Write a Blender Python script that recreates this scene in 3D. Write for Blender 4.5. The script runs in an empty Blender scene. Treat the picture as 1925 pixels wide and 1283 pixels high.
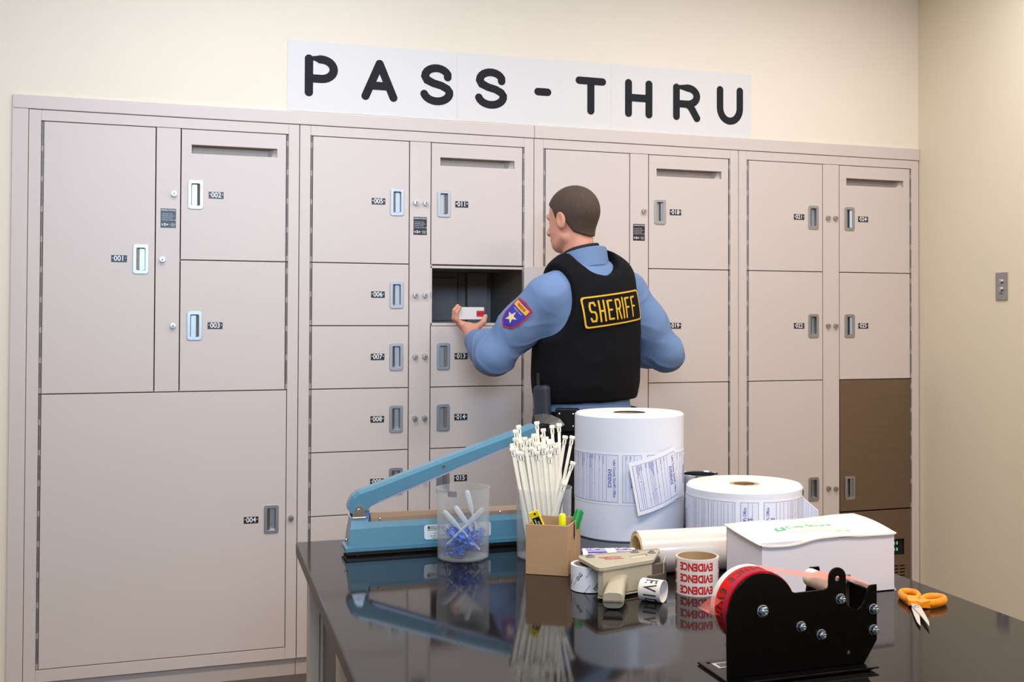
import bpy, bmesh, math, random
import numpy as np
from mathutils import Vector, Matrix
random.seed(7)
PI = math.pi
scene = bpy.context.scene
COL = scene.collection

# ------------------------------------------------------------------ camera
cam_data = bpy.data.cameras.new('camera')
cam = bpy.data.objects.new('camera', cam_data)
COL.objects.link(cam)
FPX, FW, FH = 2047.504, 1925.0, 1283.0
cam_data.sensor_fit = 'HORIZONTAL'
cam_data.sensor_width = 36.0
cam_data.lens = FPX / FW * 36.0
cam_data.shift_x = -115.906 / FW
cam_data.shift_y = -77.807 / FW
cam_data.clip_start = 0.05
yaw, pitch, roll = [math.radians(a) for a in (18.9345, 0.97427, 0.15493)]
fw = Vector((math.sin(yaw) * math.cos(pitch), math.cos(yaw) * math.cos(pitch), math.sin(pitch)))
rt = Vector((math.cos(yaw), -math.sin(yaw), 0))
up = rt.cross(fw)
rt2 = rt * math.cos(roll) + up * math.sin(roll)
up2 = -rt * math.sin(roll) + up * math.cos(roll)
cam.matrix_world = Matrix(((rt2.x, up2.x, -fw.x, 0.567), (rt2.y, up2.y, -fw.y, -4.1728),
                           (rt2.z, up2.z, -fw.z, 1.3343), (0, 0, 0, 1)))
scene.camera = cam

# ------------------------------------------------------------------ light and exposure
scene.view_settings.view_transform = 'Standard'
scene.view_settings.look = 'None'
scene.view_settings.exposure = -0.06
scene.view_settings.gamma = 1.0
scene.view_settings.use_curve_mapping = False
world = bpy.data.worlds.new('world')
scene.world = world
world.use_nodes = True
world.node_tree.nodes['Background'].inputs[0].default_value = (0.55, 0.72, 1.0, 1)
world.node_tree.nodes['Background'].inputs[1].default_value = 0.05

def area_light(name, loc, rot, sx, sy, power, color, spread=180):
    l = bpy.data.lights.new(name, 'AREA')
    l.shape = 'RECTANGLE'; l.size = sx; l.size_y = sy; l.energy = power; l.color = color; l.spread = math.radians(spread)
    o = bpy.data.objects.new(name, l); COL.objects.link(o)
    o.location = loc; o.rotation_euler = rot
    return o
WARM = (1.0, 0.85, 0.71)      # fluorescent tubes over the table
COOL = (0.88, 0.92, 1.0)      # cooler tubes in the row by the lockers
CEIL = 2.95
LAMPS = [(0.75, -1.15), (2.75, -1.15), (0.75, -3.3), (2.75, -3.3)]
for lx, ly in LAMPS:
    area_light('ceiling_lamp', (lx, ly, CEIL - 0.035), (0, 0, 0), 1.16, 0.56, 47 if ly < -2 else (26 if lx < 2 else 26), WARM if ly < -2 else COOL)
# daylight entering through the clerestory window in the wall behind the camera
area_light('window_daylight', (0.45, -5.62, 2.36), (math.radians(86.5), 0, math.radians(-1)), 1.9, 0.66, 23.0, (0.46, 0.71, 1.0), 70)

# ------------------------------------------------------------------ materials
def lin(c):
    return tuple(((v / 255) / 12.92) if v <= 10.3 else (((v / 255) + 0.055) / 1.055) ** 2.4 for v in c)
def mat(name, rgb, rough=0.5, metal=0.0, spec=0.5, bump=0.0, bscale=200.0, vary=0.0, vscale=6.0, coat=0.0,
        trans=0.0, ior=1.5, stretch=None, sss=0.0):
    m = bpy.data.materials.new(name); m.use_nodes = True
    nt = m.node_tree; b = nt.nodes['Principled BSDF']
    c = lin(rgb)
    b.inputs['Base Color'].default_value = (*c, 1)
    b.inputs['Roughness'].default_value = rough
    b.inputs['Metallic'].default_value = metal
    b.inputs['Specular IOR Level'].default_value = spec
    b.inputs['IOR'].default_value = ior
    b.inputs['Coat Weight'].default_value = coat
    b.inputs['Coat Roughness'].default_value = 0.08
    b.inputs['Transmission Weight'].default_value = trans
    if sss:
        b.inputs['Subsurface Weight'].default_value = sss
        b.inputs['Subsurface Radius'].default_value = (0.02, 0.02, 0.02)
    if bump or vary:
        tc = nt.nodes.new('ShaderNodeTexCoord')
        src = tc.outputs['Object']
        if stretch:
            mp = nt.nodes.new('ShaderNodeMapping'); mp.inputs['Scale'].default_value = stretch
            nt.links.new(src, mp.inputs['Vector']); src = mp.outputs['Vector']
    if vary:
        n = nt.nodes.new('ShaderNodeTexNoise'); n.inputs['Scale'].default_value = vscale
        n.inputs['Detail'].default_value = 5
        nt.links.new(src, n.inputs['Vector'])
        r = nt.nodes.new('ShaderNodeValToRGB')
        r.color_ramp.elements[0].position = 0.3; r.color_ramp.elements[1].position = 0.7
        r.color_ramp.elements[0].color = (*[v * (1 - vary) for v in c], 1)
        r.color_ramp.elements[1].color = (*[min(1, v * (1 + vary)) for v in c], 1)
        nt.links.new(n.outputs['Fac'], r.inputs['Fac'])
        nt.links.new(r.outputs['Color'], b.inputs['Base Color'])
    if bump:
        n = nt.nodes.new('ShaderNodeTexNoise'); n.inputs['Scale'].default_value = bscale
        n.inputs['Detail'].default_value = 3
        nt.links.new(src, n.inputs['Vector'])
        bp = nt.nodes.new('ShaderNodeBump'); bp.inputs['Strength'].default_value = bump
        bp.inputs['Distance'].default_value = 0.002
        nt.links.new(n.outputs['Fac'], bp.inputs['Height'])
        nt.links.new(bp.outputs['Normal'], b.inputs['Normal'])
    return m
def clear_plastic(name, tint, body, fac, rough=0.12):
    m = bpy.data.materials.new(name); m.use_nodes = True
    nt = m.node_tree; b = nt.nodes['Principled BSDF']; out = nt.nodes['Material Output']
    b.inputs['Base Color'].default_value = (*lin(body), 1); b.inputs['Roughness'].default_value = rough
    t = nt.nodes.new('ShaderNodeBsdfTransparent'); t.inputs['Color'].default_value = (*tint, 1)
    lw = nt.nodes.new('ShaderNodeLayerWeight'); lw.inputs['Blend'].default_value = 0.25
    mr = nt.nodes.new('ShaderNodeMapRange'); mr.inputs['To Min'].default_value = fac; mr.inputs['To Max'].default_value = min(1, fac + 0.55)
    nt.links.new(lw.outputs['Facing'], mr.inputs['Value'])
    mx = nt.nodes.new('ShaderNodeMixShader')
    nt.links.new(mr.outputs['Result'], mx.inputs['Fac'])
    nt.links.new(t.outputs['BSDF'], mx.inputs[1]); nt.links.new(b.outputs['BSDF'], mx.inputs[2])
    nt.links.new(mx.outputs['Shader'], out.inputs['Surface'])
    return m
M = {}
M['wall'] = mat('wall_paint', (236, 223, 204), 0.75, bump=0.12, bscale=260, vary=0.012, vscale=2.5)
M['wall_side'] = mat('wall_paint_side', (232, 217, 191), 0.7, bump=0.12, bscale=260, vary=0.015, vscale=2.5)
M['ceiling'] = mat('ceiling_tile', (235, 232, 224), 0.9, bump=0.3, bscale=400)
M['floor'] = mat('floor_vinyl', (84, 74, 68), 0.35, vary=0.15, vscale=30)
M['locker'] = mat('locker_paint', (211, 197, 189), 0.45, bump=0.10, bscale=520, vary=0.008, vscale=3)
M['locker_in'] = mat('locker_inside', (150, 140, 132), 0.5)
M['gap'] = mat('shadow_gasket', (70, 62, 58), 0.8)
M['steel'] = mat('brushed_steel', (172, 174, 178), 0.38, 1.0, bump=0.05, bscale=300, stretch=(30, 30, 1))
M['hinge'] = mat('hinge_steel', (138, 132, 130), 0.45, 0.5)
M['hinge_light'] = mat('hinge_light', (178, 164, 156), .45)
M['lock'] = mat('lock_steel', (176, 174, 172), .36, 1.0)
M['chrome'] = mat('chrome', (215, 218, 222), 0.14, 1.0)
M['zinc'] = mat('zinc_plating', (190, 205, 222), 0.22, 1.0)
M['fridge'] = mat('stainless_panel', (142, 124, 108), 0.34, 1.0, bump=0.010, bscale=120, stretch=(1, 40, 40), vary=0.06, vscale=4)
M['black'] = mat('black_plastic', (16, 16, 18), 0.4)
M['dark'] = mat('dark_recess', (12, 12, 12), 0.9)
M['plate'] = mat('engraved_black', (30, 30, 36), 0.38)
M['ink_white'] = mat('white_print', (238, 238, 240), 0.5)
M['ink_black'] = mat('black_print', (52, 50, 54), 0.6)
M['sign_ink'] = mat('sign_ink', (34, 33, 37), 0.7, spec=.2)
M['ink_blue'] = mat('blue_print', (66, 74, 168), 0.5)
M['ink_red'] = mat('red_print', (196, 26, 34), 0.45)
M['ink_green'] = mat('green_print', (96, 190, 150), 0.6)
M['ink_purple'] = mat('purple_print', (72, 58, 150), 0.45)
M['paper'] = mat('white_paper', (222, 217, 213), 0.6)
M['table'] = mat('black_epoxy_top', (22, 21, 22), 0.06, bump=0.012, bscale=14, spec=0.24)
M['table_edge'] = mat('epoxy_edge', (84, 74, 68), 0.5)
M['table_leg'] = mat('table_frame_paint', (200, 192, 180), 0.45)

# ------------------------------------------------------------------ mesh helpers
class MB:
    """gathers geometry with material slots and links it as ONE mesh object"""
    def __init__(s): s.v = []; s.f = []; s.mi = []; s.sm = []
    def add(s, verts, faces, mi=0, smooth=False):
        o = len(s.v); s.v += [tuple(v) for v in verts]
        for f in faces: s.f.append(tuple(i + o for i in f)); s.mi.append(mi); s.sm.append(smooth)
        return s
    def add_mesh(s, me, mtx=None, mi=0, smooth=False):
        vs = [(mtx @ v.co) if mtx else v.co.copy() for v in me.vertices]
        return s.add(vs, [tuple(p.vertices) for p in me.polygons], mi, smooth)
    def box(s, x0, x1, y0, y1, z0, z1, mi=0, b=0.0, mtx=None):
        if b <= 0:
            vs = [Vector((x, y, z)) for x in (x0, x1) for y in (y0, y1) for z in (z0, z1)]
            fs = [(0, 1, 3, 2), (4, 6, 7, 5), (0, 4, 5, 1), (2, 3, 7, 6), (0, 2, 6, 4), (1, 5, 7, 3)]
        else:
            bm = bmesh.new(); bmesh.ops.create_cube(bm, size=1)
            for v in bm.verts: v.co = Vector(((x0 + x1) / 2 + v.co.x * (x1 - x0), (y0 + y1) / 2 + v.co.y * (y1 - y0), (z0 + z1) / 2 + v.co.z * (z1 - z0)))
            bmesh.ops.bevel(bm, geom=bm.edges[:], offset=b, segments=2, affect='EDGES', profile=0.5)
            bm.verts.index_update(); vs = [v.co.copy() for v in bm.verts]; fs = [tuple(v.index for v in f.verts) for f in bm.faces]; bm.free()
        if mtx: vs = [mtx @ v for v in vs]
        return s.add(vs, fs, mi)
    def lathe(s, prof, n=48, mtx=None, mi=0, smooth=True, a0=0.0, a1=2 * PI):
        """prof: (radius, z) list turned about z"""
        full = abs(a1 - a0 - 2 * PI) < 1e-6; k = n if full else n + 1; vs = []; fs = []
        for i in range(k):
            a = a0 + (a1 - a0) * i / n
            for r, z in prof: vs.append(Vector((r * math.cos(a), r * math.sin(a), z)))
        m = len(prof)
        for i in range(n):
            j = (i + 1) % k
            for q in range(m - 1): fs.append((i * m + q, j * m + q, j * m + q + 1, i * m + q + 1))
        if mtx: vs = [mtx @ v for v in vs]
        return s.add(vs, fs, mi, smooth)
    def cyl(s, p, q, r, n=20, mi=0, r2=None, cap=True, smooth=True):
        p = Vector(p); q = Vector(q); d = q - p; L = d.length
        mtx = Matrix.Translation(p) @ d.to_track_quat('Z', 'Y').to_matrix().to_4x4()
        r2 = r if r2 is None else r2
        s.lathe([(r, 0), (r2, L)], n, mtx, mi, smooth)
        if cap:
            for rr, zz, fl in ((r, 0, 1), (r2, L, 0)):
                vs = [mtx @ Vector((rr * math.cos(2 * PI * i / n), rr * math.sin(2 * PI * i / n), zz)) for i in range(n)]
                s.add(vs, [tuple(range(n))[::-1] if fl else tuple(range(n))], mi)
        return s
    def tube(s, pts, r, n=8, mi=0, closed=False, flat=None, upv=(0, 0, 1)):
        """sweep a round (or flat=(half width, half thickness)) section along pts"""
        pts = [Vector(p) for p in pts]; m = len(pts); rings = []
        for i in range(m):
            a = pts[(i - 1) % m] if closed or i > 0 else pts[i]; b = pts[(i + 1) % m] if closed or i < m - 1 else pts[i]
            t = (b - a).normalized(); u = Vector(upv)
            if abs(t.dot(u)) > 0.97: u = Vector((1, 0, 0)) if abs(t.x) < 0.9 else Vector((0, 1, 0))
            sx = t.cross(u).normalized(); sy = sx.cross(t).normalized()
            rr = r[i] if isinstance(r, (list, tuple)) else r
            if flat: ring = [pts[i] + sx * flat[0] * cx + sy * flat[1] * cy for cx, cy in ((-1, -1), (1, -1), (1, 1), (-1, 1))]
            else: ring = [pts[i] + (sx * math.cos(2 * PI * k / n) + sy * math.sin(2 * PI * k / n)) * rr for k in range(n)]
            rings.append(ring)
        k = len(rings[0]); vs = [v for g in rings for v in g]; fs = []
        for i in range(m if closed else m - 1):
            j = (i + 1) % m
            for q in range(k): fs.append((i * k + q, i * k + (q + 1) % k, j * k + (q + 1) % k, j * k + q))
        if not closed: fs += [tuple(range(k))[::-1], tuple((m - 1) * k + q for q in range(k))]
        return s.add(vs, fs, mi, not flat)
    def ball(s, c, r, mi=0, n=16, sc=(1, 1, 1), mtx=None):
        prof = [(r * math.sin(PI * i / (n // 2)), -r * math.cos(PI * i / (n // 2))) for i in range(n // 2 + 1)]
        T = Matrix.Translation(Vector(c)) @ (mtx or Matrix()) @ Matrix.Diagonal((*sc, 1))
        return s.lathe(prof, n, T, mi)
    def plate(s, loops, mtx, th=0.001, bev=0.0, mi=0):
        """flat shape with holes in local XY, extruded by th along +Z, placed by mtx"""
        return s.add_mesh(plate_mesh(loops, th, bev), mtx, mi)
    def text(s, body, size, mtx, mi=0, th=0.0, bold=0.0, ax='CENTER', sx=1.0, fn=None):
        me = text_mesh(body, size, th, bold, ax)
        T = mtx @ Matrix.Diagonal((sx, 1, 1, 1))
        vs = [T @ v.co for v in me.vertices]
        if fn: vs = [fn(v) for v in vs]
        return s.add(vs, [tuple(p.vertices) for p in me.polygons], mi)
    def mesh(s, name, mats):
        me = bpy.data.meshes.new(name); me.from_pydata(s.v, [], s.f)
        for m in mats: me.materials.append(m)
        me.polygons.foreach_set('material_index', s.mi); me.polygons.foreach_set('use_smooth', s.sm); me.update()
        if any(s.sm): me.set_sharp_from_angle(angle=math.radians(34))
        return me
    def build(s, name, mats, parent=None, loc=None):
        if not isinstance(mats, (list, tuple)): mats = [mats]
        o = bpy.data.objects.new(name, s.mesh(name, mats)); COL.objects.link(o)
        if parent: o.parent = parent
        if loc is not None: o.location = loc
        return o
def plate_mesh(loops, th, bev=0.0):
    c = bpy.data.curves.new('tmp', 'CURVE'); c.dimensions = '2D'; c.fill_mode = 'BOTH'
    c.extrude = max(th / 2 - bev, 0); c.bevel_depth = bev; c.offset = -bev; c.bevel_resolution = 1
    for L in loops:
        sp = c.splines.new('POLY'); sp.points.add(len(L) - 1); sp.use_cyclic_u = True
        for p, q in zip(sp.points, L): p.co = (q[0], q[1], 0, 1)
    o = bpy.data.objects.new('tmp', c); me = bpy.data.meshes.new_from_object(o)
    bpy.data.objects.remove(o); bpy.data.curves.remove(c)
    for v in me.vertices: v.co.z += th / 2
    return me
_tc = {}
def text_mesh(body, size=1.0, th=0.0, bold=0.0, ax='CENTER'):
    k = (body, size, th, bold, ax)
    if k not in _tc:
        c = bpy.data.curves.new('tmp', 'FONT'); c.body = body; c.size = size; c.extrude = th / 2; c.offset = bold * size
        c.align_x = ax; c.align_y = 'CENTER'; c.resolution_u = 3
        o = bpy.data.objects.new('tmp', c); me = bpy.data.meshes.new_from_object(o)
        bpy.data.objects.remove(o); bpy.data.curves.remove(c); _tc[k] = me
    return _tc[k]
def rrect(x0, x1, z0, z1, r, n=5):
    L = []
    for cx, cz, a in ((x1 - r, z1 - r, 0), (x0 + r, z1 - r, 90), (x0 + r, z0 + r, 180), (x1 - r, z0 + r, 270)):
        for i in range(n + 1):
            t = math.radians(a + 90 * i / n); L.append((cx + r * math.cos(t), cz + r * math.sin(t)))
    return L
def rect(x0, x1, z0, z1): return [(x0, z0), (x1, z0), (x1, z1), (x0, z1)]
def circle(cx, cz, r, n=24): return [(cx + r * math.cos(2 * PI * i / n), cz + r * math.sin(2 * PI * i / n)) for i in range(n)]
def wallm(x, y, z):
    """local XY -> world XZ facing the room (-Y)"""
    return Matrix.Translation((x, y, z)) @ Matrix.Rotation(PI / 2, 4, 'X')
def frame_m(o, x, y):
    """matrix from origin, x axis, y axis"""
    x = Vector(x).normalized(); z = x.cross(Vector(y)).normalized(); y = z.cross(x)
    return Matrix(((x.x, y.x, z.x, o[0]), (x.y, y.y, z.y, o[1]), (x.z, y.z, z.z, o[2]), (0, 0, 0, 1)))
def thing(name, label, cat, loc=(0, 0, 0), rz=0.0, group=None):
    o = bpy.data.objects.new(name, None); o.empty_display_size = 0.05; COL.objects.link(o)
    o.location = loc; o.rotation_euler = (0, 0, rz)
    o['label'] = label; o['category'] = cat
    if group: o['group'] = group
    return o
def tag(o, label, cat, group=None):
    o['label'] = label; o['category'] = cat
    if group: o['group'] = group
    return o
def struct(name, mb, m, label):
    o = mb.build(name, m); o['kind'] = 'structure'; o['label'] = label; o['category'] = name.split('_')[0]
    return o

# ------------------------------------------------------------------ room
XR = 3.661; XL = -2.6; YF = -5.7; W = 0.9144
struct('floor', MB().box(XL - .1, XR + .1, YF - .1, 0.9, -0.05, 0), M['floor'], 'dark brown vinyl floor of the evidence room')
struct('ceiling', MB().box(XL - .1, XR + .1, YF - .1, 0.9, CEIL, CEIL + .05), M['ceiling'], 'white tiled ceiling above the evidence room')
wb = MB()
wb.box(XL, -0.003, 0.006, 0.12, 0, CEIL); wb.box(-0.003, XR, 0.006, 0.12, 2.056, CEIL)
wb.box(-0.1, XR + .1, 0.78, 0.85, 0, 2.1)
struct('wall_back', wb, M['wall'], 'cream painted wall above and left of the lockers')
struct('wall_right', MB().box(XR, XR + .1, YF, 0.12, 0, CEIL), M['wall_side'], 'tan painted wall right of the lockers')
struct('wall_left', MB().box(XL - .1, XL, YF, 0.12, 0, CEIL), M['wall'], 'cream painted wall on the left side of the room')
wf = MB()
wx0, wx1, wz0, wz1 = -0.55, 1.45, 2.0, 2.72
wf.box(XL, wx0, YF - .1, YF, 0, CEIL); wf.box(wx1, XR, YF - .1, YF, 0, CEIL)
wf.box(wx0, wx1, YF - .1, YF, 0, wz0); wf.box(wx0, wx1, YF - .1, YF, wz1, CEIL)
struct('wall_front', wf, M['wall'], 'cream painted wall behind the viewer with a high window')
wn = MB()
for a, b_, c_, d_ in ((wx0, wx1, wz0, wz0 + .04), (wx0, wx1, wz1 - .04, wz1), (wx0, wx0 + .04, wz0, wz1), (wx1 - .04, wx1, wz0, wz1)):
    wn.box(a, b_, YF - .1, YF + .02, c_, d_)
struct('window_1', wn, M['table_leg'], 'white framed high window in the wall behind the viewer')
# locker surround: top trim in two lengths and the left trim
t1 = MB().box(-0.0505, 1.829, -0.004, 0.012, 2.0565, 2.1035, b=0.002)
struct('trim_1', t1, M['locker'], 'long beige steel trim strip above the two left lockers')
t2 = MB().box(1.8305, XR - .001, -0.004, 0.012, 2.0565, 2.1085, b=0.002)
struct('trim_2', t2, M['locker'], 'beige steel trim strip above the two right lockers')
t3 = MB().box(-0.0505, -0.0004, -0.004, 0.012, 0.0, 2.0555, b=0.001)
struct('trim_3', t3, M['locker'], 'upright beige steel trim strip along the leftmost locker')
for i, (lx, ly) in enumerate(LAMPS):
    fx = MB()
    for a, b_, c_, d_ in ((-.62, .62, -.32, -.285), (-.62, .62, .285, .32), (-.62, -.585, -.285, .285), (.585, .62, -.285, .285)):
        fx.box(a, b_, c_, d_, -.05, 0)
    fx.box(-.585, .585, -.285, .285, -.012, 0)
    t = thing('ceiling_light', 'recessed fluorescent ceiling light above the %s of the room' % ('back left', 'back right', 'front left', 'front right')[i], 'ceiling light', (lx, ly, CEIL))
    fx.build('frame', M['ink_white'], t)

# ------------------------------------------------------------------ lockers
Z0, Z1 = 0.1143, 2.0163; MOD = (Z1 - Z0) / 8
def zrow(k): return Z1 - k * MOD          # k modules below the top
HX = {'l': 0.366, 'r': 0.549}; PXc = {'l': 0.2945, 'r': 0.6195}; KX = {'l': 0.4388, 'r': 0.4762}
def handle_mesh():
    mb = MB()
    o_ = rrect(-.026, .026, -.0525, .0525, .009); i_ = rrect(-.0145, .0145, -.040, .040, .004)
    T = wallm(0, -0.0035, 0)
    mb.add_mesh(plate_mesh([o_, i_], 0.0035, 0.001), wallm(0, 0.0, 0) @ Matrix.Translation((0, 0, 0)), 0)
    # recessed cup: walls sloping to a deep back
    n = len(i_); ring0 = [Vector((x, 0.0, z)) for x, z in i_]; ring1 = [Vector((x * .86, 0.0145, z * .95)) for x, z in i_]
    vs = ring0 + ring1; fs = [(i, (i + 1) % n, n + (i + 1) % n, n + i) for i in range(n)]
    mb.add(vs, fs, 0, True); mb.add(ring1, [tuple(range(n))], 0)
    # finger lip across one side of the cup
    mb.add([(-.0145, 0.0, -.038), (-.005, 0.0062, -.038), (-.005, 0.0062, .038), (-.0145, 0.0, .038)], [(0, 1, 2, 3)], 0)
    return mb.mesh('handle', [M['steel']])
HM = handle_mesh()
HM_R = HM.copy()
for v in HM_R.vertices: v.co.x = -v.co.x
HM_R.flip_normals()
def inst(name, me, parent, loc, rot=(0, 0, 0)):
    o = bpy.data.objects.new(name, me); COL.objects.link(o); o.parent = parent; o.location = loc; o.rotation_euler = rot
    return o
def number_plate(num):
    mb = MB()
    mb.plate([rrect(-.0258, .0258, -.0122, .0122, .001, 2)], wallm(0, 0, 0), 0.0012, 0.0003, 0)
    mb.text(num, 0.0262, wallm(0, -0.0013, 0.0002), 1, bold=0.016, sx=0.90)
    for sx in (-1, 1): mb.ball((sx * .0212, -0.0012, 0.0015), 0.0026, 2, 10, (1, .5, 1))
    return mb.mesh('number_plate', [M['plate'], M['ink_white'], M['chrome']])
def hinge_mesh(L, name='hinge'):
    mb = MB(); n = max(4, int(L / 0.021))
    mb.box(-.004, .004, 0.004, 0.008, -L / 2, L / 2, 0)
    for i in range(n):
        a = -L / 2 + L * i / n; b = -L / 2 + L * (i + 1) / n
        mb.cyl((0, 0.0015, a + .0004), (0, 0.0015, b - .0004), 0.0034, 8, 1 if i % 5 == 0 else 0, cap=True)
    return mb.mesh(name, [M['hinge'], M['hinge_light']])
def slot_chute(mb, sx0, sx1, sz0, sz1):
    """sheet metal mouth: a leaning back plate with closed ends behind the slot"""
    ya, za, yb, zb = .062, sz1 + .030, .034, sz0 - .030
    mb.add([(sx0 - .004, yb, zb), (sx1 - .004, yb, zb), (sx1 - .004, ya, za), (sx0 - .004, ya, za)], [(0, 1, 2, 3)], 1)
    for x in (sx0 - .004, sx1 + .002): mb.add([(x, .0165, zb), (x, .0165, za), (x, ya + .01, za), (x, yb + .01, zb)], [(0, 1, 2, 3)], 1)
    mb.add([(sx1 - .03, yb, zb), (sx1 + .002, .018, zb), (sx1 + .002, .018, za), (sx1 - .03, ya, za)], [(0, 1, 2, 3)], 1)
def add_door(t, num, side, k0, k1, slot=False, full=False, metal=False, handle=True, knob=True, hz=None, openang=None, z1=None):
    za, zb = (zrow(k1) if z1 is None else z1), zrow(k0)
    hl = full or side == 'l'
    if full: x0, x1, hinge_x, hx, px, kx = .0492, .8725, .0438, .822, .7504, .8924
    elif side == 'l': x0, x1, hinge_x, hx, px, kx = .0492, .4115, .0438, HX['l'], PXc['l'], KX['l']
    else: x0, x1, hinge_x, hx, px, kx = .4995, .8655, .8712, HX['r'], PXc['r'], KX['r']
    g = 0.0018
    hz = (za + zb) / 2 if hz is None else hz
    piv = Vector((hinge_x, 0, (za + zb) / 2))
    loops = [rect(x0 - piv.x, x1 - piv.x, za + g - piv.z, zb - g - piv.z)]
    if handle: loops.append(rrect(hx - .0152 - piv.x, hx + .0152 - piv.x, hz - .041 - piv.z, hz + .041 - piv.z, .004, 3))
    mb = MB()
    if slot: sl = (.534 - piv.x, .833 - piv.x, zb - .0885 - piv.z, zb - .0565 - piv.z); loops.append(rect(*sl))
    mb.plate(loops, wallm(0, 0.016, 0), 0.016, 0.0012, 0)
    if slot: slot_chute(mb, *sl)
    d = mb.build('door', [M['fridge'] if metal else M['locker'], M['locker']], t, piv)
    if openang: d.rotation_euler = (0, 0, openang)
    if handle: inst('handle', HM if hl else HM_R, d, (hx - piv.x, 0, hz - piv.z))
    if num: inst('number_plate', number_plate(num), d, (px - piv.x, 0, hz + .0005 - piv.z))
    h = inst('hinge', hinge_mesh(zb - za - .004), t if openang else d, piv if openang else (0, 0, 0))
    if knob:
        lk = MB(); lk.lathe([(0, .012), (.0098, .0115), (.0098, .0085), (.0082, .0070), (.0095, .0035), (.0105, 0)][::-1], 20, wallm(0, 0, 0), 0)
        lk.box(-.0012, .0012, -.0124, -.0118, -.004, .004, 1)
        lk.build('lock', [M['lock'], M['dark']], t, (kx, 0, hz))
    return d
def instruction_label():
    mb = MB(); w, h = .0260, .0345
    mb.plate([rect(-w, w, -h, h)], wallm(0, 0, 0), 0.0008, 0, 0)
    T = lambda x, z: wallm(x, -0.0010, z)
    mb.text('INSTRUCTIONS', 0.0068, T(0, .0285), 1, bold=0.01)
    for i, s_ in enumerate(('1. TURN HANDLE TO OPEN', '2. DEPOSIT ITEM & CLOSE DOOR', '3. PUSH BUTTON TO LOCK', '4. TURN HANDLE TO VERIFY CLOSED')):
        mb.text(s_, 0.0038, T(-.0235, .0150 - i * .0072), 1, ax='LEFT', bold=0.01, sx=.78)
    mb.text('D', 0.0085, T(-.0195, -.0235), 1, bold=.03); mb.text('S', 0.014, T(-.0115, -.0235), 1, bold=.03); mb.text('M', 0.0085, T(-.0030, -.0235), 1, bold=.03)
    for z_, s_ in ((-.0180, 'LAW'), (-.0215, 'ENFORCEMENT'), (-.0250, 'STORAGE'), (-.0285, 'SYSTEMS')): mb.text(s_, 0.0032, T(.0150, z_), 1)
    return mb.mesh('instruction_label', [M['plate'], M['ink_white']])
IL = instruction_label()
def locker(i, label):
    t = thing('evidence_locker', label, 'locker', (i * W, 0, 0), group='evidence lockers in a row')
    return t
def locker_frame(t, strip=(0, 8), shelves=(), rshelves=(), open_cell=None, seam=True):
    f = MB(); e = .0012
    f.box(e, .0398, 0, .02, .0707, 2.0545, b=.0012); f.box(.8748, W - e, 0, .02, .0707, 2.0545, b=.0012)
    f.box(.0400, .8746, 0, .02, Z1 + .001, 2.0545, b=.0012); f.box(.0400, .8746, 0, .02, .0707, Z0 - .001, b=.0012)
    f.build('face_frame', M['locker'], t)
    s = MB(); s.box(.4150, .4960, 0, .02, zrow(strip[1]) + .0015, Z1 - .0005, b=.0012)
    s.build('centre_strip', M['locker'], t)
    b = MB()
    b.box(.006, .022, .021, .60, .07, 2.05); b.box(W - .022, W - .006, .021, .60, .07, 2.05)
    b.box(.022, W - .022, .021, .60, 2.03, 2.05); b.box(.022, W - .022, .021, .60, .07, .095)
    b.box(.006, W - .006, .60, .615, .07, 2.05)
    b.box(.448, .462, .021, .60, zrow(strip[1]), 2.03)
    for k in shelves: b.box(.022, .448, .021, .60, zrow(k) - .006, zrow(k) + .006)
    for k in rshelves: b.box(.462, W - .022, .021, .60, zrow(k) - .006, zrow(k) + .006)
    b.build('cabinet_body', M['locker_in'], t)
    gk = MB()
    for x0 in (.0400, .8655): gk.box(x0, x0 + .0090, .0085, .019, Z0, Z1)
    gk.box(.0402, .8744, .016, .019, Z1 - .004, Z1 + .001)
    p = MB().box(.001, W - .001, .035, .05, .0, .0705)
    p.build('plinth', M['locker'], t)
    return t
L0 = locker_frame(locker(0, 'beige steel locker with doors 001 to 004, leftmost of the four'), (0, 4), (4,), (2, 4))
add_door(L0, '001', 'l', 0, 4); add_door(L0, '002', 'r', 0, 2, slot=True); add_door(L0, '003', 'r', 2, 4); add_door(L0, '004', 'l', 4, 8, full=True)
inst('instruction_label', IL, L0, (.4565, 0, 1.690))
L1 = locker_frame(locker(1, 'beige steel locker with doors 005 to 016, one standing open'), (0, 8), (2, 3, 4, 5, 6), (2, 3, 4, 5, 6))
for n_, a, b_ in (('005', 0, 2), ('006', 2, 3), ('007', 3, 4), ('008', 4, 5), ('009', 5, 6), ('010', 6, 8)): add_door(L1, n_, 'l', a, b_)
for n_, a, b_ in (('011', 0, 2), ('012', 2, 3), ('013', 3, 4), ('014', 4, 5), ('015', 5, 6), ('016', 6, 8)):
    add_door(L1, n_, 'r', a, b_, slot=(n_ == '011'), openang=(math.radians(152) if n_ == '012' else None))
inst('instruction_label', IL, L1, (.4555, 0, 1.6895))
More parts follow.
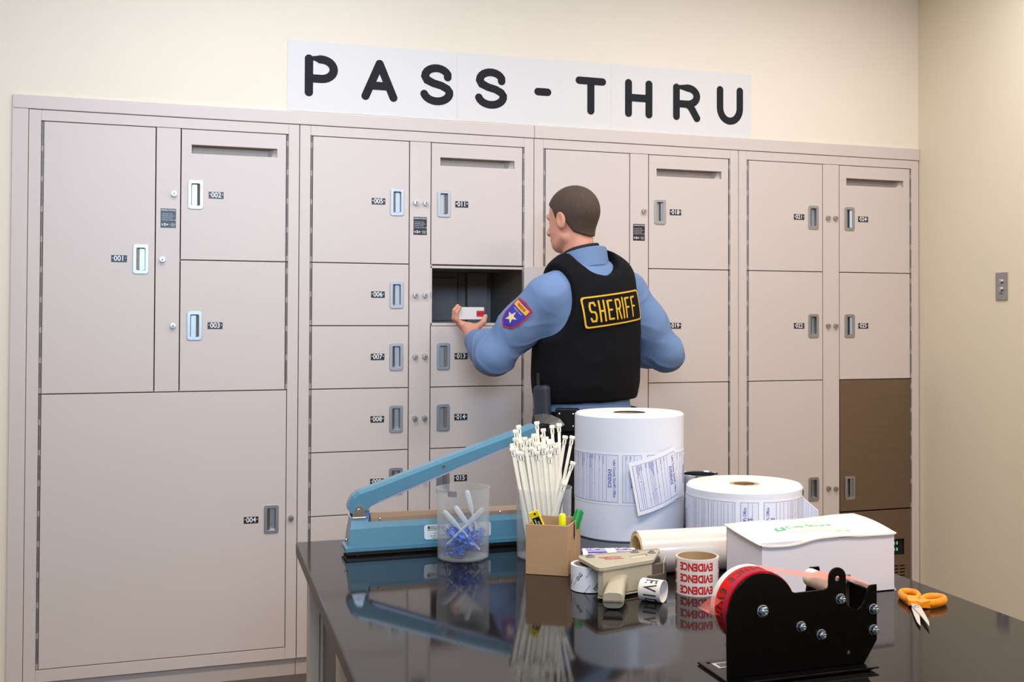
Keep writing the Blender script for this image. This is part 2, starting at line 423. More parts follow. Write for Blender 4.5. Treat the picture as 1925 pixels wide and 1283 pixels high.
# rims of the open compartment and the rear door seen through it
rim = MB(); za, zb = zrow(3), zrow(2)
rim.box(.497, .868, .002, .020, zb - .0135, zb - .0045, b=.001); rim.box(.497, .868, .002, .020, za + .0005, za + .0115, b=.001)
rim.box(.4962, .5035, .002, .020, za, zb, b=.001)
rim.build('compartment_rim', M['locker'], L1)
rd = MB(); rd.box(.485, .735, .586, .5995, za + .02, zb - .03, b=.002); rd.box(.742, .752, .586, .5995, za + .01, zb - .01, b=.002); rd.box(.775, .865, .55, .5995, za + .007, zb - .007, b=.002)
rd.build('rear_door', M['locker_in'], L1)
MB().box(.4968, .4995, -.0005, .004, 1.412, 1.434).build('strike_plate', M['zinc'], L1)
L2 = locker_frame(locker(2, 'beige steel locker with door 018, behind the officer'), (0, 8), (8,), (2, 4))
add_door(L2, '017', 'l', 0, 8); add_door(L2, '018', 'r', 0, 2, slot=True); add_door(L2, '019', 'r', 2, 4); add_door(L2, '020', 'r', 4, 8)
inst('instruction_label', IL, L2, (.4545, 0, 1.6905))
L3 = locker_frame(locker(3, 'beige steel locker with a stainless lower door, rightmost of the four'), (0, 8), (2, 4), (2, 4))
add_door(L3, '021', 'l', 0, 2); add_door(L3, '022', 'l', 2, 4); add_door(L3, None, 'l', 4, 8)
add_door(L3, '024', 'r', 0, 2, slot=True); add_door(L3, '025', 'r', 2, 4)
fd = add_door(L3, None, 'r', 4, 8, metal=True, hz=.5865, z1=.482)
fd['label'] = 'stainless steel refrigerator door'
# refrigerator front below the stainless door
fp = MB(); x0, x1 = .4995, .8655; zt, zb_ = .479, Z0 + .0015
vents = [rect(.775 + c * .034, .775 + c * .034 + .026, .1500 + r_ * .0145, .1500 + r_ * .0145 + .0045) for c in range(-4, 2) for r_ in range(6)]
fp.plate([rect(x0, x1, zb_, zt), rect(.735, .832, .275, .345)] + vents, wallm(0, .014, 0), .014, .001, 0)
fp.box(x0 + .01, x1 - .01, .030, .034, zb_, zt, 1)
pn = fp.build('refrigerator_front', [M['fridge'], M['dark']], L3)
ds = MB().box(.735, .832, .010, .016, .275, .345)
for r_ in range(2): ds.text('8 8 8', .020, wallm(.785, .0095, .325 - r_ * .028), 1, bold=.02)
led = mat('green_display', (120, 200, 165), .4)
led.node_tree.nodes['Principled BSDF'].inputs['Emission Color'].default_value = (.25, .8, .55, 1)
led.node_tree.nodes['Principled BSDF'].inputs['Emission Strength'].default_value = 0.35
ds.build('display', [M['dark'], led], pn)

# ------------------------------------------------------------------ letter sheets: PASS-THRU
def stroke(mb, pts, w, T, mi, lift, step=0.0):
    """a stroke of width w with round ends and joints"""
    q = [pts[0]]
    for p in pts[1:]:
        if math.dist(p, q[-1]) > 1e-4: q.append(p)
    pts = [Vector((p[0], p[1], 0)) for p in q]; Lf = []; Rt = []
    m = len(pts); r = w / 2
    sharp = [0, m - 1]
    for i in range(m):
        a = pts[max(0, i - 1)]; b = pts[min(m - 1, i + 1)]; t = (b - a).normalized(); n = Vector((-t.y, t.x, 0))
        if 0 < i < m - 1:
            t0 = (pts[i] - pts[i - 1]).normalized(); c_ = max(.7, n.dot(Vector((-t0.y, t0.x, 0)))); k = r / c_
            if t0.dot((pts[i + 1] - pts[i]).normalized()) < .6: sharp.append(i)
        else: k = r
        Lf.append(pts[i] + n * k); Rt.append(pts[i] - n * k)
    for i in range(m - 1): mb.add([T @ (v + Vector((0, 0, lift))) for v in (Rt[i], Rt[i + 1], Lf[i + 1], Lf[i])], [(0, 1, 2, 3)], mi)
    for e, i in enumerate(sharp):
        c = pts[i]; mb.add([T @ (c + Vector((r * math.cos(2 * PI * k / 20), r * math.sin(2 * PI * k / 20), lift + step * (e + 1)))) for k in range(20)], [tuple(range(20))], mi)
def arc(cx, cy, rx, ry, a0, a1, n=12): return [(cx + rx * math.cos(math.radians(a0 + (a1 - a0) * i / n)), cy + ry * math.sin(math.radians(a0 + (a1 - a0) * i / n))) for i in range(n + 1)]
H = .5
LET = {'P': [[(-.34, -.5), (-.34, .5), (.02, .5)] , [(-.02, .5)] + arc(.02, .21, .36, .29, 90, -90) + [(-.34, -.08)]],
       'A': [[(-.42, -.5), (0, .5)], [(0, .5), (.42, -.5)], [(-.27, -.17), (.27, -.17)]],
       'S': [[(.34, .24)] + arc(.0, .24, .36, .26, 20, 180, 10) + [(-.30, .12), (-.1, .03), (.15, -.03), (.33, -.12)] + arc(.0, -.24, .40, .28, 5, -165, 12)],
       '-': [[(-.16, 0), (.16, 0)]],
       'T': [[(-.40, .46), (.40, .46)], [(0, .46), (0, -.5)]],
       'H': [[(-.36, .5), (-.36, -.5)], [(.36, .5), (.36, -.5)], [(-.36, .02), (.36, .02)]],
       'R': [[(-.34, -.5), (-.34, .47), (.08, .47)], arc(.06, .20, .34, .27, 90, -90) + [(-.34, -.07)], [(.02, -.07), (.14, -.12), (.22, -.22), (.40, -.52)]],
       'U': [[(-.37, .5), (-.37, -.1)] + arc(0, -.1, .37, .44, 180, 360, 16) + [(.37, .5)]]}
SHEETS = [('P', 'left end sheet bearing the letter P'), ('A', 'sheet bearing the letter A'), ('S', 'sheet with the first letter S, beside A'), ('S', 'sheet with the second letter S, beside the hyphen'),
          ('-', 'sheet bearing only a hyphen'), ('T', 'sheet bearing the letter T'), ('H', 'sheet bearing the letter H'), ('R', 'sheet bearing the letter R'), ('U', 'right end sheet bearing the letter U')]
xs0, xs1 = .869, 2.806; nS = 9; pit = (xs1 - xs0 - .2158) / (nS - 1)
LC = [.990, 1.211, 1.433, 1.651, 1.866, 2.0715, 2.283, 2.497, 2.704]
for i, (ch, lb) in enumerate(SHEETS):
    x = xs0 + i * pit; mb = MB(); y = .0042 - .0002 * (i % 2) - .0003 * i * .2
    zt = 2.3735 + .0128 * i / 8
    mb.box(x, x + .2158 - .0005 * (i % 3), y, y + .0003, 2.1072 + .0012 * (i % 2) , zt - .0008 * ((i * 5) % 3))
    T = wallm(LC[i], y - .0002, 2.2435 + .0005 * i)
    sc_ = .127
    for q_, st in enumerate(LET[ch]): stroke(mb, [(a * sc_, b * sc_) for a, b in st], .0310, T, 1, .0002 + .0008 * q_, .00018)
    tag(mb.build('letter_sheet', [M['paper'], M['sign_ink']]), 'white paper ' + lb + ' in the PASS-THRU sign', 'paper sign', 'sheets spelling PASS-THRU')
# ------------------------------------------------------------------ key switch plate on the right wall
ks = thing('key_switch_plate', 'stainless key switch plate on the tan right wall', 'wall switch', (XR, -.5395, 1.469))
mb = MB(); Tm = frame_m((0, 0, 0), (0, -1, 0), (0, 0, 1))
mb.plate([rrect(-.0345, .0345, -.057, .057, .002, 2)], Tm, .0055, .0022, 0); mb.build('plate', M['steel'], ks)
for z in (.020, -.012):
    k = MB(); k.lathe([(.0105, 0), (.0100, .004), (.0080, .006), (.006, .0065), (0, .0065)], 20, Matrix.Translation((0, 0, z)) @ Tm @ Matrix.Translation((0, 0, .0055)), 0)
    k.box(-.0125, -.0119, -.001, .001, z - .004, z + .004, 1); k.build('key_switch', [M['chrome'], M['dark']], ks)
for z in (.042, -.042):
    k = MB(); k.lathe([(.0032, 0), (.0028, .001), (0, .0013)], 12, Matrix.Translation((0, 0, z)) @ Tm @ Matrix.Translation((0, 0, .0055)), 0); k.build('screw', M['steel'], ks)
MB().text('DOOR', .008, Matrix.Translation((0, 0, -.030)) @ Tm @ Matrix.Translation((0, 0, .0058)), 0, bold=.02).build('print', M['ink_black'], ks)

# ------------------------------------------------------------------ work table
ZT = 0.7985
TX0, TX1, TY0, TY1 = 0.7872, 1.956, -3.32, -1.4956
tb = thing('work_table', 'work table with a glossy black epoxy top in front of the lockers', 'table', ((TX0 + TX1) / 2, (TY0 + TY1) / 2, 0))
tc = Vector(tb.location)
mb = MB().box(TX0, TX1, TY0, TY1, ZT - .030, ZT, b=.003)
for i, f in enumerate(mb.f):
    a_, b_, c_ = [Vector(mb.v[j]) for j in f[:3]]
    if abs((b_ - a_).cross(c_ - a_).normalized().z) < .6: mb.mi[i] = 1
o = mb.build('tabletop', [M['table'], M['table_edge']], None); o.data.transform(Matrix.Translation(-tc)); o.parent = tb
def table_part(name, mb_, m):
    o = mb_.build(name, m); o.data.transform(Matrix.Translation(-tc)); o.parent = tb; return o
for lx in (TX0 + .022, TX1 - .074):
    for ly in (TY1 - .105, TY0 + .045):
        lg = MB(); lg.box(lx, lx + .025, ly, ly + .055, 0.0, ZT - .0305, b=.003); lg.box(lx + .026, lx + .052, ly + .003, ly + .055, 0.0, ZT - .0305, b=.003)
        table_part('leg', lg, M['table_leg'])
ap = MB(); ap.box(TX0 + .09, TX1 - .09, TY1 - .09, TY1 - .07, ZT - .11, ZT - .0305); ap.box(TX0 + .09, TX1 - .09, TY0 + .07, TY0 + .09, ZT - .11, ZT - .0305)
table_part('apron', ap, M['table_leg'])
for lx in (TX0 + .020, TX1 - .072):               # a second pair of supports nearer the room
    lg = MB(); lg.box(lx, lx + .052, -2.19, -2.135, 0.0, ZT - .0305, b=.003); lg.box(lx + .056, lx + .10, -2.185, -2.145, 0.0, ZT - .0305, b=.003)
    table_part('leg', lg, M['table_leg'])
    xs_ = lx + (.034 if lx < 1.2 else .010)
    sp = MB().box(xs_, xs_ + .008, -2.13, TY1 - .11, .10, ZT - .0305)
    table_part('side_panel', sp, mat('grey_side_panel', (112, 106, 104), .5))

# ------------------------------------------------------------------ impulse sealer
M['teal'] = mat('hammered_teal_enamel', (78, 130, 156), 0.34, bump=0.10, bscale=420, vary=0.02, vscale=60, coat=.2)
M['teal_light'] = mat('teal_lit_top', (150, 196, 192), 0.4, bump=0.08, bscale=420)  # paler teal: warm light on the top faces put into the colour
M['ptfe'] = mat('brown_ptfe_strip', (150, 128, 108), 0.35)
M['silver'] = mat('aluminium_bar', (176, 190, 220), 0.35, 0.6)
M['label'] = mat('pale_label', (206, 216, 226), 0.5)
M['rubber'] = mat('black_rubber', (14, 14, 14), 0.8)
sx0, sx1, sy0, sy1 = .8785, 1.345, -1.7055, -1.628
se = thing('impulse_sealer', 'teal bag sealing machine with its long arm raised, at the table back', 'bag sealer', (sx0, sy0, ZT))
Ls = sx1 - sx0; Ds = sy1 - sy0
def loft(mb, secs, mi=0, closed=True, smooth=False):
    n = len(secs[0]); vs = [v for s_ in secs for v in s_]; fs = []
    for i in range(len(secs) - 1):
        for q in range(n): fs.append((i * n + q, i * n + (q + 1) % n, (i + 1) * n + (q + 1) % n, (i + 1) * n + q))
    if closed: fs += [tuple(range(n))[::-1], tuple((len(secs) - 1) * n + q for q in range(n))]
    return mb.add(vs, fs, mi, smooth)
def rx(x0, x1, y0, y1, z): return [(x0, y0, z), (x1, y0, z), (x1, y1, z), (x0, y1, z)]
b = MB()
loft(b, [rx(0, Ls, 0, Ds, .012), rx(0, Ls, 0, Ds, .020), rx(.006, Ls - .004, .006, Ds - .006, .0225), rx(.011, Ls - .004, .0105, Ds - .010, .0615), rx(.013, Ls - .004, .020, Ds - .020, .0735)])
loft(b, [rx(.0115, .054, .0100, Ds - .010, .060), rx(.014, .050, .0165, Ds - .016, .0845)])
b.build('base_housing', M['teal'], se)
MB().box(.004, Ls, .004, Ds - .004, .004, .0118).build('base_plate', M['black'], se)
for fx_ in (.03, Ls - .03):
    for fy_ in (.016, Ds - .016): MB().cyl((fx_, fy_, 0), (fx_, fy_, .0045), .008, 14).build('foot', M['rubber'], se)
hb = MB()
br = [(.015, .083), (.047, .083), (.045, .094), (.041, .108), (.036, .113), (.028, .113), (.022, .106), (.017, .092)]
for yy in (.012, Ds - .0145): hb.plate([br], wallm(0, yy + .0025, 0), .0025, .0006)
hb.box(.013, .049, .010, Ds - .010, .0835, .0865, b=.001)
hb.build('hinge_bracket', M['chrome'], se)
sc1 = MB(); sc1.cyl((.031, .0085, .101), (.031, .012, .101), .0045, 14); sc1.build('hinge_screw', M['zinc'], se)
st = MB(); loft(st, [rx(.058, Ls - .01, .0205, Ds - .0205, .0736), rx(.058, Ls - .01, .0205, Ds - .0205, .0820), rx(.058, Ls - .01, .032, Ds - .032, .0895)])
st.build('sealing_strip_cover', M['ptfe'], se)
for fx_ in (.078, .36): MB().ball((fx_, .0203, .079), .0032, 0, 12).build('cover_screw', M['chrome'], se)
MB().box(.043, .056, .026, Ds - .026, .0735, .1035, b=.002).build('hinge_block', mat('blue_plastic', (74, 120, 180), .4), se)
mb = MB().ball((.0035, .02, .036), .0035, 0, 12); mb.build('side_screw', M['chrome'], se)
# arm, tilted open
A0 = Vector((.0275, 0, .104)); A1 = Vector((.452, 0, .258)); ad = (A1 - A0).normalized(); an = Vector((-ad.z, 0, ad.x))
LA = (A1 - A0).length
def arm_sec(t, up_, dn, y0, y1, ch=.007):
    c = A0 + ad * t
    return [c + an * dn + Vector((0, y0, 0)), c + an * dn + Vector((0, y1, 0)), c + an * (up_ - ch) + Vector((0, y1, 0)), c + an * up_ + Vector((0, y1 - ch, 0)), c + an * up_ + Vector((0, y0 + ch, 0)), c + an * (up_ - ch) + Vector((0, y0, 0))]
am = MB(); ya, yb = .0165, Ds - .0165
loft(am, [arm_sec(-.018, .010, .000, ya, yb, .003), arm_sec(-.012, .020, -.010, ya, yb), arm_sec(.000, .031, -.012, ya, yb), arm_sec(.016, .036, -.010, ya, yb), arm_sec(.05, .0345, .0, ya, yb), arm_sec(LA * .6, .031, .003, ya, yb), arm_sec(LA, .026, .004, ya, yb)])
a_o = am.build('press_arm', M['teal'], se)
bar = MB(); loft(bar, [[A0 + ad * t + an * q + Vector((0, y, 0)) for q, y in ((-.0045 + k, ya + .004), (-.0045 + k, yb - .004), (.0022 + k, yb - .004), (.0022 + k, ya + .004))] for t, k in ((.035, -.002), (LA * .55, .0005), (LA - .004, .002))])
bar.build('press_bar', M['silver'], a_o)
c = A0 + ad * .215 + an * .016
mb = MB().cyl((c.x, ya - .0015, c.z), (c.x, ya + .002, c.z), .0042, 14); mb.box(c.x - .003, c.x + .003, ya - .0018, ya - .0014, c.z - .0006, c.z + .0006, 1); mb.build('arm_screw', [M['zinc'], M['dark']], a_o)
mb = MB(); mb.box(.048, .056, .024, Ds - .024, .098, .112, b=.002); mb.build('bar_end_clip', mat('translucent_clip', (206, 190, 176), .4), a_o)
# rating label on the front slope
lt = math.atan2(.0045, .039)
LT = Matrix.Translation((.256, .0085 - .0012, .0445)) @ Matrix.Rotation(PI / 2 - lt, 4, 'X')
lb = MB(); lb.plate([rrect(-.0785, .0785, -.0165, .0165, .006)], LT, .0008)
LT2 = LT @ Matrix.Translation((0, 0, .0011))
lb.box(-.0705, -.0425, .0075, .0135, 0, .0001, 1, mtx=LT2)
lb.text('ULINE', .0066, LT2 @ Matrix.Translation((-.0565, .0105, .0003)), 2, bold=.02)
for i, (s_, x_, z_, q_) in enumerate((('IMPULSE SEALER', -.0565, .0045, .0038), ('H-163', -.0515, -.003, .0045), ('AC 120V  60Hz  450W', -.0475, -.009, .0036), ('Sealing width 16 in.', -.0475, -.0135, .0034), ('CAUTION: HOT', .05, -.004, .0036), ('Unplug before service', .046, -.0125, .0032))):
    lb.text(s_, q_, LT2 @ Matrix.Translation((x_, z_, .0002)), 1, bold=.01)
lb.build('rating_label', [M['label'], M['ink_black'], M['ink_white']], se)

# ------------------------------------------------------------------ clear cups
M['cup'] = clear_plastic('frosted_clear_plastic', (.96, .97, .97), (225, 228, 232), .032, .12)
M['cup2'] = clear_plastic('clear_acrylic', (.97, .975, .98), (225, 232, 240), .03, .08)
def cup(name, label, cx, cy, r, h, m, spout=False):
    t = thing(name, label, 'plastic cup', (cx, cy, ZT))
    mb = MB(); rb = r * .955
    mb.lathe([(0, .001), (rb - .006, .001), (rb - .001, .004), (rb, .010), (r - .0006, h - .006), (r + .0008, h), (r - .0012, h), (r - .0022, h - .006), (rb - .0022, .011), (rb - .004, .0055), (0, .0045)], 56)
    mb.build('wall', m, t)
    return t
CU = (1.1266, -1.7862); CR, CH = .0600, .1575
cp = cup('specimen_cup', 'frosted clear cup holding pipettes and blue seals', *CU, CR, CH, M['cup'])
mb = MB(); q = CR - .0005
mb.add([(q * 1.005 * math.cos(a), q * 1.005 * math.sin(a), z) for a in [math.radians(-138 + 4.2 * i) for i in range(6)] for z in (CH - .013, CH - .0005)], [(i * 2, i * 2 + 2, i * 2 + 3, i * 2 + 1) for i in range(5)], 0)
mb.build('pouring_mark', mat('smoked_tab', (130, 132, 134), .3), cp)
C2 = (1.3012, -1.8298); C2R, C2H = .0630, .1560
cup('acrylic_cup', 'clear acrylic cylinder packed with white cable ties', *C2, C2R, C2H, M['cup2'])

# pipettes: bulb, neck and long stem
M['pip'] = clear_plastic('milky_polyethylene', (.95, .96, .97), (222, 228, 238), .38, .25)
def pipette(p, q, label):
    """p bulb top, q stem tip (world)"""
    p = Vector(p); q = Vector(q); L = (q - p).length
    T = Matrix.Translation(p) @ (q - p).to_track_quat('Z', 'Y').to_matrix().to_4x4()
    mb = MB(); mb.lathe([(0, 0), (.0035, .0008), (.0058, .004), (.0064, .010), (.0062, .030), (.0056, .044), (.0032, .051), (.0030, .056), (.0027, L * .7), (.0022, L), (.0008, L)], 16, T)
    tag(mb.build('pipette', M['pip']), label, 'pipette', 'pipettes in the frosted cup')
def ic(a, r, z): return (CU[0] + r * math.cos(math.radians(a)), CU[1] + r * math.sin(math.radians(a)), ZT + z)
VX = Vector((math.cos(math.radians(-16)), math.sin(math.radians(-16)), 0)); VY = Vector((-VX.y, VX.x, 0))   # across and away
def cl(u, v, z): p = Vector((CU[0], CU[1], ZT + z)) + VX * u + VY * v; return p
pipette(cl(-.046, .008, .104), cl(.038, -.020, .022), 'pipette leaning to the left in the frosted cup')
pipette(cl(-.020, .018, .112), cl(.041, -.004, .030), 'second pipette from the left in the frosted cup')
pipette(cl(.006, .030, .146), cl(.036, .010, .036), 'tallest pipette in the frosted cup, bulb nearest the rim')
pipette(cl(.046, -.014, .112), cl(-.039, -.030, .032), 'pipette lying across the others, leaning right, in the frosted cup')
# blue plastic seals
M['seal'] = mat('blue_seal_plastic', (38, 98, 205), 0.35)
def seal_mesh(k):
    rnd = random.Random(k); mb = MB()
    mb.box(-.009, .009, -.0014, .0014, -.007, .007, 0, b=.0007)
    w = .011 + .006 * rnd.random(); h = .024 + .012 * rnd.random()
    pts = [(-.006, 0, .006), (-w * .7, .001, .014), (-w * .75, .002, h * .7), (-w * .3, .003, h), (w * .4, .002, h * .98), (w * .75, .0, h * .7), (.007, 0, .012), (.006, 0, .007)]
    mb.tube(pts, .0011, 6)
    mb.box(-.0035, .0035, -.0022, .0022, .006, .012, 0, b=.0006)
    if k % 3 == 0:
        mb.text('ULINE', .0052, wallm(0, -.0016, .002), 1, bold=.02); mb.text('098271', .0035, wallm(0, -.0016, -.0035), 1)
    return mb.mesh('plastic_seal', [M['seal'], M['ink_white']])
SM = [seal_mesh(k) for k in range(8)]
rnd = random.Random(5)
for i in range(48):
    ring = i % 3
    a = rnd.uniform(0, 360); r = (.038 * math.sqrt(rnd.random())) if ring else .041
    z = .013 + .046 * (i / 48) ** 1.0 * (1.0 if ring else 1.05)
    p = cl(r * math.cos(math.radians(a)), r * math.sin(math.radians(a)), z)
    o = bpy.data.objects.new('plastic_seal', SM[i % 8]); COL.objects.link(o); o.location = p
    o.rotation_euler = (rnd.uniform(-1.9, 1.9), rnd.uniform(-.8, .8), rnd.uniform(0, 6.28))
    s_ = .82 if r > .03 else 1.0; o.scale = (s_, s_, s_)
    # keep every seal inside the cup wall
    Rm = o.rotation_euler.to_matrix()
    for _ in range(40):
        pts = [Rm @ (Vector(v.co) * s_) + o.location for v in o.data.vertices]
        rad = max(math.hypot(v.x - CU[0], v.y - CU[1]) for v in pts); lo = min(v.z for v in pts)
        if lo < ZT + .006: o.location.z += ZT + .006 - lo
        if rad <= .0545: break
        o.location.x += (CU[0] - o.location.x) * .12; o.location.y += (CU[1] - o.location.y) * .12
        if rad > .0545 and math.hypot(o.location.x - CU[0], o.location.y - CU[1]) < .008: s_ *= .93; o.scale = (s_, s_, s_)
    tag(o, 'blue plastic security seal heaped in the frosted cup', 'seal', 'blue seals in the frosted cup')

# ------------------------------------------------------------------ cable ties in the acrylic cylinder
M['nylon'] = mat('natural_nylon', (246, 242, 228), 0.42, sss=.15)
M['tie_dark'] = mat('grey_nylon', (96, 104, 124), 0.45)
def c2(u, v, z): return Vector((C2[0], C2[1], ZT + z)) + VX * u + VY * v
def cable_tie(head, foot, label, m=None, face=0.0, group='white cable ties in the acrylic cylinder', bow=0.0):
    head = Vector(head); foot = Vector(foot)
    t = (head - foot).normalized(); sd = VX.copy(); sd = (sd - t * sd.dot(t)).normalized()
    nn = t.cross(sd); sd = (sd * math.cos(face) + nn * math.sin(face)).normalized(); nn = t.cross(sd)
    mb = MB(); L = (head - foot).length
    pts = [foot + (head - foot) * (i / 6) + sd * (bow * math.sin(PI * i / 6)) for i in range(7)]
    mb.tube(pts, 0, flat=(.0034, .0008), upv=nn)
    Th = Matrix(((sd.x, nn.x, t.x, head.x), (sd.y, nn.y, t.y, head.y), (sd.z, nn.z, t.z, head.z), (0, 0, 0, 1)))
    mb.box(-.0060, .0060, -.0042, .0042, -.0034, .0040, 0, b=.0016, mtx=Th)
    mb.box(-.0042, .0042, -.0026, .0026, -.0155, -.0030, 0, b=.0007, mtx=Th)
    mb.box(-.0008, .0008, -.0030, -.0024, -.0135, -.0055, 1, mtx=Th)
    tag(mb.build('cable_tie', [m or M['nylon'], M['plate']]), label, 'cable tie', group)
rnd = random.Random(11)
BASE = 'white nylon cable tie bunched upright in the acrylic cylinder'
def px2u(px): return (px - 1022) / 843.0        # metres across at the cylinder
def py2z(py): return (1050 - py) / 852.0
# feet stand on a grid and every tie fans out by the same stretch, so no two straps cross
k = 0
for j in range(7):
    for i in range(9):
        fu = -.031 + .0086 * i + .0043 * (j % 2); fv = -.014 + .0088 * j
        hu, hv = -.035 + 1.62 * fu, fv * 1.22
        if math.hypot(fu, fv) > .0525: continue
        z = .236 + .020 * (j / 6) + .10 * (hu + .03) * (hu < 0) + rnd.uniform(-.010, .012)
        if k % 7 == 3: z += .030 + rnd.uniform(0, .014)
        z = min(z, .297); k += 1
        w_ = .156 / z; ru, rv = fu + (hu - fu) * w_, fv + (hv - fv) * w_
        q_ = math.hypot(ru, rv)
        if q_ > .0560: f_ = .0560 / q_; hu = fu + (ru * f_ - fu) / w_; hv = fv + (rv * f_ - fv) / w_
        cable_tie(c2(hu, hv, z), c2(fu, fv, .0062), BASE, face=rnd.uniform(-.18, .18))
for px, py, fu, v, lb in ((1061, 820, .006, -.026, 'white cable tie leaning right, third from the tall roll'), (1074, 820, .010, -.031, 'white cable tie leaning right, highest beside the tall roll'), (1075, 868, .004, -.036, 'white cable tie leaning right, lower than the others by the roll'), (1062, 906, -.004, -.041, 'low white cable tie at the right rim of the cylinder')):
    u = px2u(px); z = py2z(py); w_ = .157 / z; ru = fu + (u - fu) * w_; lim = math.sqrt(.0570 ** 2 - v * v)
    if ru > lim: fu = (lim - u * w_) / (1 - w_) if w_ < .9 else fu - .010
    if ru > lim and w_ >= .9: u = fu + (lim - fu) / w_
    cable_tie(c2(u, v, z), c2(fu, v, .0062), lb, face=0.0)
cable_tie(c2(px2u(1060), -.0215, py2z(914)), c2(.014, -.0215, .0062), 'dark grey cable tie at the right side of the cylinder', M['tie_dark'], group='dark cable tie')

# ------------------------------------------------------------------ cardboard pen box
M['card'] = mat('brown_cardboard', (178, 144, 108), 0.8, bump=.1, bscale=90, stretch=(1, 1, 30), vary=.05, vscale=18)
M['card_in'] = mat('cardboard_inside', (186, 150, 112), 0.85)
Kf = Vector((1.2154, -1.9775, ZT)); kx = Vector((.076, -.0497, 0)).normalized(); ky = Vector((-kx.y, kx.x, 0)); kw, kd, kh = .0915, .108, .1045
KM = Matrix(((kx.x, ky.x, 0, Kf.x), (kx.y, ky.y, 0, Kf.y), (0, 0, 1, Kf.z), (0, 0, 0, 1)))
bx = thing('cardboard_box', 'small open brown cardboard box holding pens, before the cable ties', 'box', Kf)
bx.rotation_euler = (0, 0, math.atan2(kx.y, kx.x))
for nm, a in (('front_panel', (0, kw, 0, .003)), ('back_panel', (0, kw, kd - .003, kd)), ('side_panel', (0, .003, .0032, kd - .0032)), ('side_panel', (kw - .003, kw, .0032, kd - .0032))):
    MB().box(a[0], a[1], a[2], a[3], .0005, kh, b=.0008).build(nm, M['card'], bx)
MB().box(.003, kw - .003, .0032, kd - .0032, .0005, .004).build('bottom', M['card_in'], bx)
MB().box(kw - .0002, kw + .0005, .055, .068, .003, kh - .002).build('tape_seam', mat('paper_tape_seam', (188, 156, 118), .5), bx)
def kp(x, y, z): return KM @ Vector((x, y, z))
# box cutter
cu = thing('box_cutter', 'yellow box cutter with black label sticking out of the cardboard box', 'box cutter', kp(.03, .02, .02))
d = (kp(.0135, .010, .129) - kp(.060, .030, .012)).normalized(); T = Matrix.Translation(kp(.060, .030, .012)) @ frame_m((0, 0, 0), d, kx + ky * .2 ) ; TI = cu.matrix_basis.inverted()
cu_b = Matrix.Translation(-Vector(cu.location))
fr = frame_m(kp(.060, .030, .012), d, (kx * d.z - Vector((0, 0, d.dot(kx)))))
mb = MB(); mb.box(0, .128, -.011, .011, -.003, .003, b=.0012, mtx=cu_b @ fr)
mb.build('body', mat('yellow_plastic', (236, 214, 30), .4), cu)
mb = MB(); mb.box(.085, .115, -.0075, .0085, .003, .0034, mtx=cu_b @ fr); mb.box(.085, .115, -.0075, .0085, -.0036, -.0030, mtx=cu_b @ fr)
flip = cu_b @ fr @ Matrix.Translation((.100, .0005, -.0038)) @ Matrix.Rotation(PI, 4, 'X')
mb.text('DISPOSABLE', .0042, flip @ Matrix.Translation((0, .003, 0)), 1, bold=.02); mb.text('KNIFE', .0045, flip @ Matrix.Translation((0, -.003, 0)), 1, bold=.02)
mb.text('DISPOSABLE', .0042, cu_b @ fr @ Matrix.Translation((.100, .003, .0037)), 1, bold=.02)
mb.build('label', [M['black'], M['ink_white']], cu)
mb = MB(); mb.cyl((.1225, .002, -.0034), (.1225, .002, .0034), .0024, 12); 
for v in range(len(mb.v)): mb.v[v] = tuple(cu_b @ fr @ Vector(mb.v[v]))
mb.build('hanging_hole', M['dark'], cu)
# highlighter
hl = thing('highlighter', 'yellow highlighter with its round cap showing over the box rim', 'marker', kp(.066, .050, .01))
mb = MB(); mb.lathe([(0, 0), (.0075, 0), (.0080, .004), (.0080, .088), (.0066, .0885)], 20); mb.build('barrel', mat('yellow_barrel', (228, 226, 60), .4), hl)
mb = MB(); mb.lathe([(.0078, .0885), (.0078, .103), (.0068, .1085), (.004, .1108), (0, .1112)], 20); mb.build('cap', mat('fluorescent_cap', (238, 238, 20), .35), hl)
# green marker leaning right
p, q = kp(.062, .060, .012), kp(.096, .080, .126)
gm = thing('green_marker', 'green capped marker leaning on the right rim of the cardboard box', 'marker', p)
T = (q - p).to_track_quat('Z', 'Y').to_matrix().to_4x4(); L = (q - p).length
G = mat('green_plastic', (26, 140, 66), .35)
mb = MB(); mb.lathe([(0, 0), (.0070, 0), (.0074, .003), (.0074, L - .048)], 18, T); mb.build('barrel', G, gm)
mb = MB(); mb.lathe([(.0074, L - .048), (.0082, L - .047), (.0080, L - .004), (.0062, L), (0, L)], 18, T); mb.box(-.0018, .0018, -.0115, -.0078, L - .040, L - .002, b=.0006, mtx=T @ Matrix.Rotation(-.6, 4, 'Z')); mb.build('cap', G, gm)
# wire clip hooked over the right wall
cl_ = MB(); pts = []
for s_, w_ in (((kw + .0030), .0), ((kw - .0050), .0)): pass
X1, X2 = kw + .0016, kw - .0046
pts = [kp(X2, .046, kh - .020), kp(X2, .046, kh + .002), kp((X1 + X2) / 2, .046, kh + .0045), kp(X1, .046, kh + .002), kp(X1, .044, kh - .030), kp(X1, .047, kh - .036), kp(X1, .050, kh - .030), kp(X1, .049, kh - .004)]
tag(cl_.tube(pts, .0008, 6).build('wire_clip', mat('dark_wire', (70, 66, 80), .3, .9)), 'thin dark wire clip hooked over the right wall of the cardboard box', 'clip')

